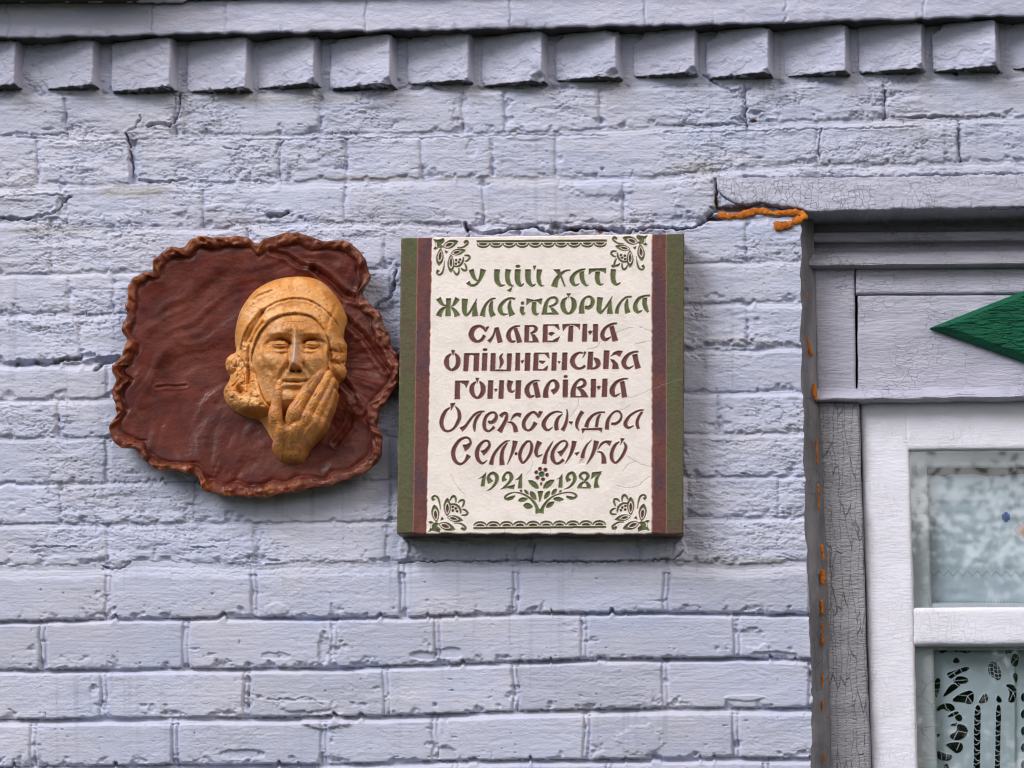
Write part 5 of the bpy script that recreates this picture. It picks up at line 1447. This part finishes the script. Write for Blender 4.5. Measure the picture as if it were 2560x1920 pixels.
def pdist(poly, closed=True):
    """signed distance to a closed smooth outline (positive inside), in face units"""
    P_ = np.array(poly, float)
    P_ = spline(P_, 3, True) if closed else spline(P_, 6)
    sx, sy = x[::3, ::3], y[::3, ::3]
    d = np.full(sx.shape, 1e9); ins = np.zeros(sx.shape, bool)
    Q = np.roll(P_, -1, 0) if closed else P_[1:]
    for a, b in zip(P_ if closed else P_[:-1], Q):
        ab = b - a
        t = np.clip(((sx - a[0]) * ab[0] + (sy - a[1]) * ab[1]) / (ab @ ab + 1e-9), 0, 1)
        d = np.minimum(d, np.hypot(sx - a[0] - t * ab[0], sy - a[1] - t * ab[1]))
        if closed and a[1] != b[1]:
            ins ^= ((a[1] > sy) != (b[1] > sy)) & (sx < (b[0] - a[0]) * (sy - a[1]) / (b[1] - a[1]) + a[0])
    if closed: d = np.where(ins, d, -d)
    # back to the full grid, bilinear
    gy = np.arange(x.shape[0]) / 3.; gx = np.arange(x.shape[1]) / 3.
    i0 = np.minimum(gy.astype(int), d.shape[0] - 2); j0 = np.minimum(gx.astype(int), d.shape[1] - 2)
    fy = np.clip(gy - i0, 0, 1)[:, None]; fx = np.clip(gx - j0, 0, 1)[None]
    D = lambda a, b: d[np.ix_(i0 + a, j0 + b)]
    return (D(0, 0) * (1 - fx) + D(0, 1) * fx) * (1 - fy) + (D(1, 0) * (1 - fx) + D(1, 1) * fx) * fy


def ga(cx, cy, sx, sy, rot=0.):
    c, s = math.cos(rot), math.sin(rot)
    dx, dy = x - cx, y - cy
    u_ = dx * c + dy * s; v_ = -dx * s + dy * c
    return np.exp(-(u_ / sx) ** 2 - (v_ / sy) ** 2)


def smax(a, b, k):
    t = np.clip(.5 + .5 * (a - b) / k, 0, 1)
    return b * (1 - t) + a * t + k * t * (1 - t)


def dome(cx, cy, rx, ry, H, p=.5):
    return H * np.clip(1 - ((x - cx) / rx) ** 2 - ((y - cy) / ry) ** 2, 0, 1) ** p


def tubeh(pts, base=0):
    """height of a bent round limb: points (x, y, radius, axis height)"""
    P_ = spline(pts, 8)
    out = np.full(x.shape, -1e3)
    for a, b in zip(P_[:-1], P_[1:]):
        ab = (b - a)[:2]
        t = np.clip(((x - a[0]) * ab[0] + (y - a[1]) * ab[1]) / (ab @ ab + 1e-9), 0, 1)
        d = np.hypot(x - a[0] - t * ab[0], y - a[1] - t * ab[1])
        r = a[2] + (b[2] - a[2]) * t; zc = a[3] + (b[3] - a[3]) * t
        hh = np.where(d < r, zc + np.sqrt(np.clip(r * r - d * d, 0, None)), -1e3)
        out = np.maximum(out, hh)
    return out


SIL = [(640, 98), (750, 97), (850, 120), (930, 180), (1000, 260), (1045, 340), (1072, 400), (1074, 450), (1055, 520), (1050, 590), (1076, 640), (1070, 720), (1060, 800), (1070, 850), (1050, 905), (1010, 940), (985, 1060), (960, 1150), (920, 1230), (860, 1330), (780, 1400), (700, 1460), (600, 1480), (520, 1440), (470, 1370), (430, 1300), (375, 1225), (300, 1207), (220, 1172), (150, 1122), (110, 1062), (104, 1000), (132, 940), (152, 880), (122, 830), (118, 770), (150, 722), (198, 690), (192, 640), (188, 560), (205, 460), (232, 370), (280, 290), (340, 215), (420, 160), (520, 120)]
d0 = pdist(SIL)
edge0 = np.clip(d0 / 95., 0, 1)
skirt = np.sqrt(1 - (1 - edge0) ** 2)
# scarf over the skull
skull = dome(640, 520, 470, 450, 300, .55)
scarf = 95 * skirt + skull * .68
low = sst(600, 1150, y)
scarf = scarf * (1 - low) + (95 * skirt + dome(560, 900, 520, 560, 170, .6)) * low
FACE = [(385, 900), (345, 800), (352, 720), (378, 650), (420, 580), (500, 505), (580, 465), (680, 447), (760, 450), (832, 474), (890, 525), (930, 590), (948, 650), (945, 750), (938, 860), (955, 960), (900, 1080), (800, 1180), (680, 1215), (560, 1200), (480, 1150), (420, 1050)]
dF = pdist(FACE)
wf = fbm(x / 60., y / 60., 251, 3) - .5
# raised headband, crease lines of the cloth
BAND = [(255, 700), (272, 640), (330, 535), (430, 432), (520, 372), (600, 342), (700, 326), (800, 338), (900, 392), (985, 470), (1040, 560), (1070, 640)]
dB = pdist(BAND, False)
fold2 = pdist([(205, 560), (240, 440), (310, 350), (400, 298), (510, 258)], False)
fold3 = pdist([(300, 640), (360, 540), (435, 430)], False)
fold4 = pdist([(320, 780), (330, 700), (380, 600), (440, 520)], False)
fold5 = pdist([(730, 328), (830, 350), (920, 420), (960, 455)], False)
fold6 = pdist([(1000, 340), (990, 420), (960, 470), (940, 560), (960, 640)], False)
band_in = sst(10, 34, -dF) * sst(0, 1, 1 - 0 * x)
scarf = scarf - 11 * np.exp(-(dB / 7) ** 2) + 7 * np.exp(-((dB - 16) / 13) ** 2) + 8 * np.exp(-(dF + 30) ** 2 / 28 ** 2)
scarf = scarf - 11 * np.exp(-(fold2 / 10) ** 2) + 6 * np.exp(-((fold2 - 22) / 16) ** 2)
scarf = scarf - 48 * np.exp(-(fold3 / 20) ** 2) - 30 * np.exp(-(fold4 / 18) ** 2) - 5 * np.exp(-(fold5 / 6) ** 2) - 9 * np.exp(-(fold6 / 14) ** 2)
scarf = scarf + wf * 14 + (fbm(x / 22., y / 22., 252, 3) - .5) * 7
# gathered cloth and knots at the sides, ending in the neck
LUMPS = [(185, 780, 82, 84, 95, 60), (262, 712, 70, 80, 120, 40), (165, 1000, 74, 84, 92, 75), (210, 905, 80, 70, 75, 50), (272, 1075, 100, 92, 90, 70), (330, 960, 52, 150, 120, 45), (285, 840, 60, 90, 110, 48), (205, 1100, 60, 55, 60, 60), (340, 1150, 60, 60, 60, 50), (1015, 650, 58, 52, 120, 60), (985, 765, 58, 44, 140, 60), (1035, 720, 44, 60, 90, 55), (1000, 850, 78, 66, 110, 85), (1040, 560, 46, 70, 95, 50), (1010, 915, 50, 40, 80, 50)]
for cx, cy, rx, ry, b0, H in LUMPS:
    q_ = 1 - ((x - cx + wf * 26) / rx) ** 2 - ((y - cy + wf * 26) / ry) ** 2
    L_ = np.where(q_ > 0, b0 + H * np.sqrt(np.clip(q_, 0, 1)), -1e3)
    scarf = smax(scarf, np.maximum(L_, -50), 8)
scarf -= 50 * ga(318, 880, 14, 120) + 55 * ga(238, 1010, 46, 26, .6) + 46 * ga(170, 868, 56, 15, -.4) + 60 * ga(262, 1040, 36, 20, .8) + 40 * ga(958, 720, 12, 80) + 40 * ga(1000, 712, 50, 10) + 40 * ga(1010, 800, 56, 10, .2) + 26 * ga(215, 960, 50, 12, -.7)
neck = 70 * skirt + 75 * np.clip(1 - np.abs(x - (250 + .25 * y)) / 190, 0, 1)
scarf = np.where(y > 1050, np.maximum(scarf * (1 - sst(1150, 1260, y)), neck * sst(1060, 1180, y)), scarf)

# face
f = 150 + 175 * np.clip(1 - ((x - 680) / 355) ** 2 - ((y - 800) / 560) ** 2, 0, 1) ** .50
f += 26 * ga(660, 540, 190, 70)                                        # forehead
f += 18 * ga(568, 604, 92, 22, .04) + 18 * ga(836, 604, 90, 22, -.04)   # brow ridges
f += 10 * ga(640, 575, 60, 20) + 8 * ga(770, 572, 60, 20)
f -= 7 * ga(722, 575, 8, 32) + 5 * ga(676, 580, 8, 28)                                          # frown
for yy, aa in ((505, 5), (528, 6)):
    f -= aa * np.exp(-((y - yy - .0009 * (x - 690) ** 2 + 10) / 6) ** 2) * ga(690, yy, 120, 60)
f -= 54 * ga(582, 670, 88, 44) + 54 * ga(826, 670, 86, 44)               # sockets
f -= 30 * ga(652, 676, 26, 40) + 30 * ga(766, 676, 26, 40)
f -= 38 * np.exp(-((y - (636 + .0040 * (x - 566) ** 2)) / 12) ** 2) * ga(588, 650, 84, 60) + 38 * np.exp(-((y - (636 + .0040 * (x - 838) ** 2)) / 12) ** 2) * ga(820, 650, 82, 60)     # deep crease under the brow
for cx, s in ((580, 1), (822, -1)):
    eye = 60 * np.clip(1 - ((x - cx) / 66) ** 2 - ((y - 686) / 33) ** 2, 0, 1) ** .55
    f += eye
    lid = (y - (686 + .0030 * (x - cx) ** 2 * -1 + 4))
    f += 0 * np.exp(-((y - (671 + .0042 * (x - cx) ** 2)) / 8) ** 2) * ga(cx, 680, 66, 60)       # upper lid fold
    f -= 15 * np.exp(-((y - (700 - .0016 * (x - cx) ** 2)) / 4.5) ** 2) * ga(cx, 700, 50, 40)     # lash line
    f += 0 * np.exp(-((y - (716 - .0016 * (x - cx) ** 2)) / 8) ** 2) * ga(cx, 712, 62, 40)        # lower lid
    f -= 15 * np.exp(-((y - (766 - .0042 * (x - cx - 8 * s) ** 2)) / 9) ** 2) * ga(cx + 10 * s, 755, 66, 50)
    f += 9 * ga(cx + 6 * s, 740, 52, 15, .1 * s)
f -= 20 * ga(480, 690, 30, 26) + 16 * ga(915, 690, 26, 30)
f += 38 * ga(500, 800, 95, 60, .35) + 36 * ga(878, 795, 78, 60, -.35)     # cheekbones
f += 10 * ga(590, 810, 60, 40, -.5) + 10 * ga(800, 810, 50, 40, .5)
f -= 22 * ga(470, 980, 70, 120) + 10 * ga(900, 930, 50, 90)
f += 14 * ga(560, 880, 60, 60) + 14 * ga(840, 880, 50, 60)
# nose
ny_ = np.clip((y - 640) / 230., 0, 1)
bridge = np.exp(-((x - (702 + 4 * ny_)) / (17 + 11 * ny_ ** 1.5)) ** 2)
f += (30 + 100 * ny_ ** 1.1) * bridge * sst(545, 650, y) * sst(908, 872, y + 10 * np.abs((x - 706) / 40))
f += 34 * ga(706, 846, 40, 34)
f += 28 * ga(674, 868, 22, 22) + 28 * ga(740, 868, 22, 22)               # wings
f -= 18 * np.exp(-(((x - 644) / 13) ** 2)) * ga(644, 868, 40, 30) + 16 * np.exp(-(((x - 768) / 13) ** 2)) * ga(768, 866, 40, 30)
f -= 42 * ga(684, 898, 16, 9) + 42 * ga(730, 900, 16, 9)                 # nostrils
f -= 15 * ga(706, 925, 40, 20)
for (p, dep, wd) in (([(655, 850), (620, 890), (592, 940), (575, 990)], 13, 15), ([(760, 850), (795, 890), (825, 935), (835, 980)], 12, 15), ([(648, 665), (640, 720), (655, 790), (648, 840)], 12, 13), ([(764, 665), (772, 720), (762, 790), (766, 840)], 12, 13), ([(430, 780), (470, 860), (520, 900)], 8, 16)):
    d = pdist(p, False)
    f -= dep * np.exp(-(d / wd) ** 2); f += dep * .35 * np.exp(-((d - 2.2 * wd) / wd) ** 2)
# mouth and chin
f += 12 * ga(690, 975, 115, 60)
f += 13 * ga(690, 957, 70, 13) + 17 * ga(692, 1010, 66, 15)
ml = 986 - .0014 * (x - 690) ** 2 - 4 * np.exp(-((x - 690) / 16) ** 2)
f -= 30 * np.exp(-((y - ml) / 6.5) ** 2) * ga(692, 980, 92, 60)
f -= 16 * ga(600, 985, 16, 14) + 16 * ga(785, 978, 16, 14)
f -= 20 * ga(690, 1042, 70, 17)
f += 34 * ga(680, 1100, 95, 52)
f += (fbm(x / 34., y / 34., 253, 3) - .5) * 8 + (fbm(x / 11., y / 11., 254, 2) - .5) * 3
f = np.where(y > 1120, f - (y - 1120) * 1.0, f)
inn = sst(-5, 6, dF)
fdrop = (8 + 12 * sst(560, 720, y)) * np.clip(1 - dF / 60., 0, 1) ** 2
step_ = scarf + 14 * np.exp(-((dF + 12) / 16) ** 2)
lowf = sst(1000, 1120, y)
face = np.minimum(f - fdrop, 9e3)
head = step_ * (1 - inn) + face * inn
head = np.where((dF < 0) & (y < 1050), np.maximum(step_, 0), head)
# the step from scarf to forehead must stay a lip: scarf at least 16 above the face beside it
lipf = f - 12 + 22 * sst(0, -12, dF) - 160 * sst(-16, -70, dF) - 160 * sst(600, 800, y)
head = np.where(dF < 0, smax(head, lipf, 6), head)
lumpy = (sst(560, 740, y) * sst(4, 40, -dF) * (y < 1180))
head = head + lumpy * ((fbm(x / 48., y / 40., 267, 3) - .5) * 26 - np.clip(1 - np.abs(2 * fbm(x / 62. + 5, y / 62., 268, 2) - 1) - .80, 0, 1) * 75)
head = np.where(d0 > 0, np.maximum(head, 2) * np.minimum(1, .25 + .75 * skirt), 0)
for _ in range(1): head = blur(head, 1)
head = head - np.clip(vn(x / 13., y / 13., 255) - .95, 0, 1) * 160
head = np.where(d0 > 0, head, 0)

# hand
fz = 268
T_ = [  # fingers: x, y, radius, height of axis
    [(560, 1360, 66, fz - 150), (540, 1250, 56, fz - 2), (548, 1170, 45, fz + 8), (566, 1075, 44, fz + 12), (572, 1030, 38, fz + 14), (583, 968, 33, fz + 8), (586, 958, 26, fz + 4)],
    [(640, 1360, 62, fz - 130), (690, 1225, 60, fz + 22), (722, 1160, 50, fz + 34), (790, 1050, 47, fz + 36), (830, 990, 41, fz + 26), (890, 915, 36, fz + 6), (900, 900, 27, fz)],
    [(700, 1370, 60, fz - 130), (778, 1262, 54, fz + 8), (800, 1205, 43, fz + 20), (868, 1085, 41, fz + 22), (900, 1020, 36, fz + 12), (950, 920, 33, fz - 8), (956, 908, 25, fz - 14)],
    [(740, 1390, 58, fz - 150), (838, 1290, 48, fz - 10), (858, 1230, 39, fz - 2), (915, 1120, 38, fz), (940, 1060, 34, fz - 8), (978, 965, 30, fz - 26), (982, 955, 22, fz - 32)],
    [(770, 1400, 52, fz - 160), (880, 1300, 40, fz - 40), (910, 1240, 33, fz - 34), (950, 1150, 31, fz - 34), (968, 1095, 28, fz - 42), (986, 1040, 24, fz - 52), (988, 1032, 18, fz - 58)],
]
hand = np.full(x.shape, -1e3)
for t_ in T_:
    hand = np.maximum(hand, tubeh(t_))
palm = tubeh([(650, 1540, 100, 80), (660, 1480, 128, 128), (690, 1390, 150, 175), (730, 1310, 128, 205), (760, 1270, 90, 220)])
palm2 = tubeh([(570, 1500, 74, 110), (560, 1400, 84, 160), (570, 1310, 70, 200)])
PALM = [(505, 1290), (540, 1230), (600, 1240), (640, 1300), (690, 1220), (760, 1240), (840, 1270), (915, 1290), (905, 1335), (850, 1382), (795, 1450), (760, 1510), (732, 1560), (690, 1578), (620, 1582), (550, 1552), (500, 1492), (488, 1452), (506, 1400), (498, 1340)]
dP = pdist(PALM)
pe = np.sqrt(np.clip(1 - (1 - np.clip(dP / 70., 0, 1)) ** 2, 0, 1))
pl = np.where(dP > 0, 120 * pe + 165 * sst(1600, 1290, y) + 30 * ga(690, 1330, 120, 90) - 16 * ga(620, 1330, 26, 80) - 10 * ga(760, 1360, 16, 90, .5) - 10 * ga(820, 1350, 14, 80, .6) + 16 * ga(575, 1400, 50, 110), -1e3)
pl = np.where(dP > 0, pl - 55 * np.clip(-1 * (y - 1250) / 60., 0, 1), pl)
hand = smax(np.maximum(hand, -60), np.maximum(pl, -60), 26)
hand -= 8 * ga(716, 1168, 40, 7, -.9) + 8 * ga(830, 990, 36, 6, -.9) + 6 * ga(868, 1085, 34, 5, -.9) + 6 * ga(570, 1050, 40, 6)
hand += (fbm(x / 24., y / 24., 256, 3) - .5) * 9 + (fbm(x / 8., y / 8., 257, 2) - .5) * 3
nail = 5 * ga(582, 985, 16, 22) + 4 * ga(880, 930, 14, 20, .7)
hand = hand + nail * (hand > 0)
hmask = hand > np.where(d0 > 0, head - 6, 8)
hmask &= (hand > 12)

# glaze: thick glossy ochre, thin and brown where it was wiped from the skin
och = np.array([.66, .28, .072]); och2 = np.array([.76, .385, .15]); brn = np.array([.26, .105, .035]); pnk = np.array([.42, .185, .095])
n1 = fbm(x / 90., y / 90., 258, 4); n2 = fbm(x / 30., y / 30., 259, 4)
C = och * (1 - sst(.4, .65, n1))[..., None] + och2 * sst(.4, .65, n1)[..., None]
skin = sst(0, 40, dF) * sst(.30, .62, n2 + .18 * sst(700, 1000, y))
C = C * (1 - .38 * skin[..., None]) + brn * .38 * skin[..., None]
# modelled lines darkened in the colour: run glaze, and shade of creases and hollows
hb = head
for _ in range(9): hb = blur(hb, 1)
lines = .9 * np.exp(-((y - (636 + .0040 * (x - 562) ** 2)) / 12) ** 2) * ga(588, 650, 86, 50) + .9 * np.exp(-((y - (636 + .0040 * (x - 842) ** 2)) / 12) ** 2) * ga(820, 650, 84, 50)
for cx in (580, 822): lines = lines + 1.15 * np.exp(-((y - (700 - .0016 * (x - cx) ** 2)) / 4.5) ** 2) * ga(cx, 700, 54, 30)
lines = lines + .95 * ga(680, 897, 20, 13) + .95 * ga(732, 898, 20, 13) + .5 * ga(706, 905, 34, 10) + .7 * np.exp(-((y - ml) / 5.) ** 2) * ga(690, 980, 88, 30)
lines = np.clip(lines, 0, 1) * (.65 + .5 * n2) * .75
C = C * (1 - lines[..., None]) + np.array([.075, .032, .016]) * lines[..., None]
hollow_dark = np.clip((hb - head - .5) / 5., 0, 1) * (.5 + .5 * n2) * sst(-30, 10, d0 - 30)  # hollows browned: pooled glaze and shade put into the colour
C = C * (1 - .62 * hollow_dark[..., None]) + np.array([.13, .055, .022]) * .62 * hollow_dark[..., None]
worn = sst(.52, .66, fbm(x / 26., y / 34., 260, 4)) * np.clip(ga(160, 1000, 90, 90) + ga(200, 820, 60, 60) + .35 * sst(0, 60, dF), 0, 1)
C = C * (1 - .6 * worn[..., None]) + pnk * .6 * worn[..., None]
nose = (ga(703, 690, 17, 60) + ga(707, 780, 23, 70) + ga(706, 835, 24, 28)).clip(0, 1) * .8
C = C * (1 - nose[..., None]) + np.array([.62, .46, .40]) * nose[..., None]
sp = ((vn(x / 7.3, y / 7.3, 261) > .955) | (vn(x / 16., y / 5., 262) > .975))[..., None] * .75
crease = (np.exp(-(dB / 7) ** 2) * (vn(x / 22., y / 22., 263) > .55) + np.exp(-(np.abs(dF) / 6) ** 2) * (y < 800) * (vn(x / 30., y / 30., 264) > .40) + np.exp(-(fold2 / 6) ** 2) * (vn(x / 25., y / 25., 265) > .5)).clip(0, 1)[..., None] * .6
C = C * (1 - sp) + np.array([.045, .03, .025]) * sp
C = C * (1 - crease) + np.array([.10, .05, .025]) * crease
hx_ = fbm(x / 30., y / 50., 266, 4)
hk = (sst(.42, .68, hx_) * .75)[..., None]
CH = och * (1 - hk) + pnk * hk
hk = (.35 * sst(.52, .72, n1))[..., None]
CH = CH * (1 - hk) + brn * hk
CH = CH * (1 - sp) + np.array([.05, .035, .03]) * sp

base_y = .026
uu = 520 + x * FS; vv_ = 650 + y * FS
X, Z = unp(uu, vv_, -.065)
Hs = FS * MM * 1.0                       # metres per face unit
Y = -(base_y + head * Hs)
fm = (d0 > 0)
fm = fm[:-1, :-1] | fm[1:, :-1] | fm[:-1, 1:] | fm[1:, 1:]
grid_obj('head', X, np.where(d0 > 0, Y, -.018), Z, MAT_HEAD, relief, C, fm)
Yh = -(base_y + np.maximum(hand, 0) * Hs)
m4 = hmask[:-1, :-1] | hmask[1:, :-1] | hmask[:-1, 1:] | hmask[1:, 1:]
lowy = np.where(d0 > 0, -(base_y + np.maximum(head, 0) * Hs) + .004, -.018)
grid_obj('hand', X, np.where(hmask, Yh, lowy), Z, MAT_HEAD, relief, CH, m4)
wall['kind'] = 'thing'; win['kind'] = 'thing'

# ------------------------------------------------------------------ trees across the yard, seen mirrored in the panes; the last one added out of view
def tree(loc, hgt, rad, seed, label, n=2600):
    rs = np.random.RandomState(seed)
    t = empty('tree', loc, label, 'tree')
    px, py, pz = loc
    vs, qs = [], []

    def limb(p0, p1, r0, r1, k=8):
        p0 = np.array(p0, float); p1 = np.array(p1, float)
        d = (p1 - p0) / np.linalg.norm(p1 - p0)
        a = np.cross(d, [0.3, .9, .1]); a /= np.linalg.norm(a); b = np.cross(d, a)
        base = sum(len(v) for v in vs); m = 6
        ring = []
        for i in range(m):
            s = i / (m - 1)
            c = p0 + (p1 - p0) * s + (a * math.sin(3 * s + seed) + b * math.cos(2 * s)) * .06 * s * (1 - s) * 4
            r = r0 + (r1 - r0) * s
            an = np.linspace(0, 2 * np.pi, k, endpoint=False)
            ring.append(c + np.outer(np.cos(an), a) * r + np.outer(np.sin(an), b) * r)
        vs.append(np.concatenate(ring))
        for i in range(m - 1):
            for j in range(k):
                qs.append((base + i * k + j, base + i * k + (j + 1) % k, base + (i + 1) * k + (j + 1) % k, base + (i + 1) * k + j))
    limb((px, py, pz - .1), (px + .1, py, pz + hgt * .55), rad * .085, rad * .05)
    tips = []
    for i in range(11):
        an = rs.rand() * 6.28; el = .35 + rs.rand() * .9
        L = rad * (.55 + .5 * rs.rand())
        s = np.array([px + .05, py, pz + hgt * (.30 + .25 * rs.rand())])
        e_ = s + np.array([math.cos(an) * math.cos(el), math.sin(an) * math.cos(el), math.sin(el)]) * L
        limb(s, e_, rad * .03, rad * .008); tips.append(e_)
    mesh_obj('trunk', np.concatenate(vs), qs, MAT_BARK, t)
    # crown: leaf clumps round the limb ends
    C, N = [], []
    for _ in range(34):
        c = tips[rs.randint(len(tips))] + rs.randn(3) * rad * np.array([.26, .26, .22])
        k = n // 34
        p = c + rs.randn(k, 3) * rad * .14 * (.6 + .8 * rs.rand())
        C.append(p)
    C = np.concatenate(C); m = len(C)
    sz = .03 + .03 * rs.rand(m, 1)
    a = rs.randn(m, 3); a /= np.linalg.norm(a, axis=1, keepdims=True)
    b = np.cross(a, rs.randn(m, 3)); b /= np.linalg.norm(b, axis=1, keepdims=True)
    V = np.stack([C - a * sz, C + b * sz * .5, C + a * sz, C - b * sz * .5], 1).reshape(-1, 3)
    mesh_obj('crown', V, np.arange(len(V)).reshape(-1, 4), MAT_LEAF, t, smooth=False)


tree((2.0, -19.5, 0), 6.1, 2.45, 5, 'bushy green tree across the yard, mirrored low in the window panes', 34000)
tree((4.3, -24.0, 0), 8.0, 2.7, 8, 'taller loose tree across the yard, mirrored high in the upper pane', 5000)
tree((4.7, -3.6, 0), 6.8, 3.0, 12, 'added unseen tree at the right, blocking sky light from the wall', 16000)  # added out of view to keep sky light off right-hand brick sides
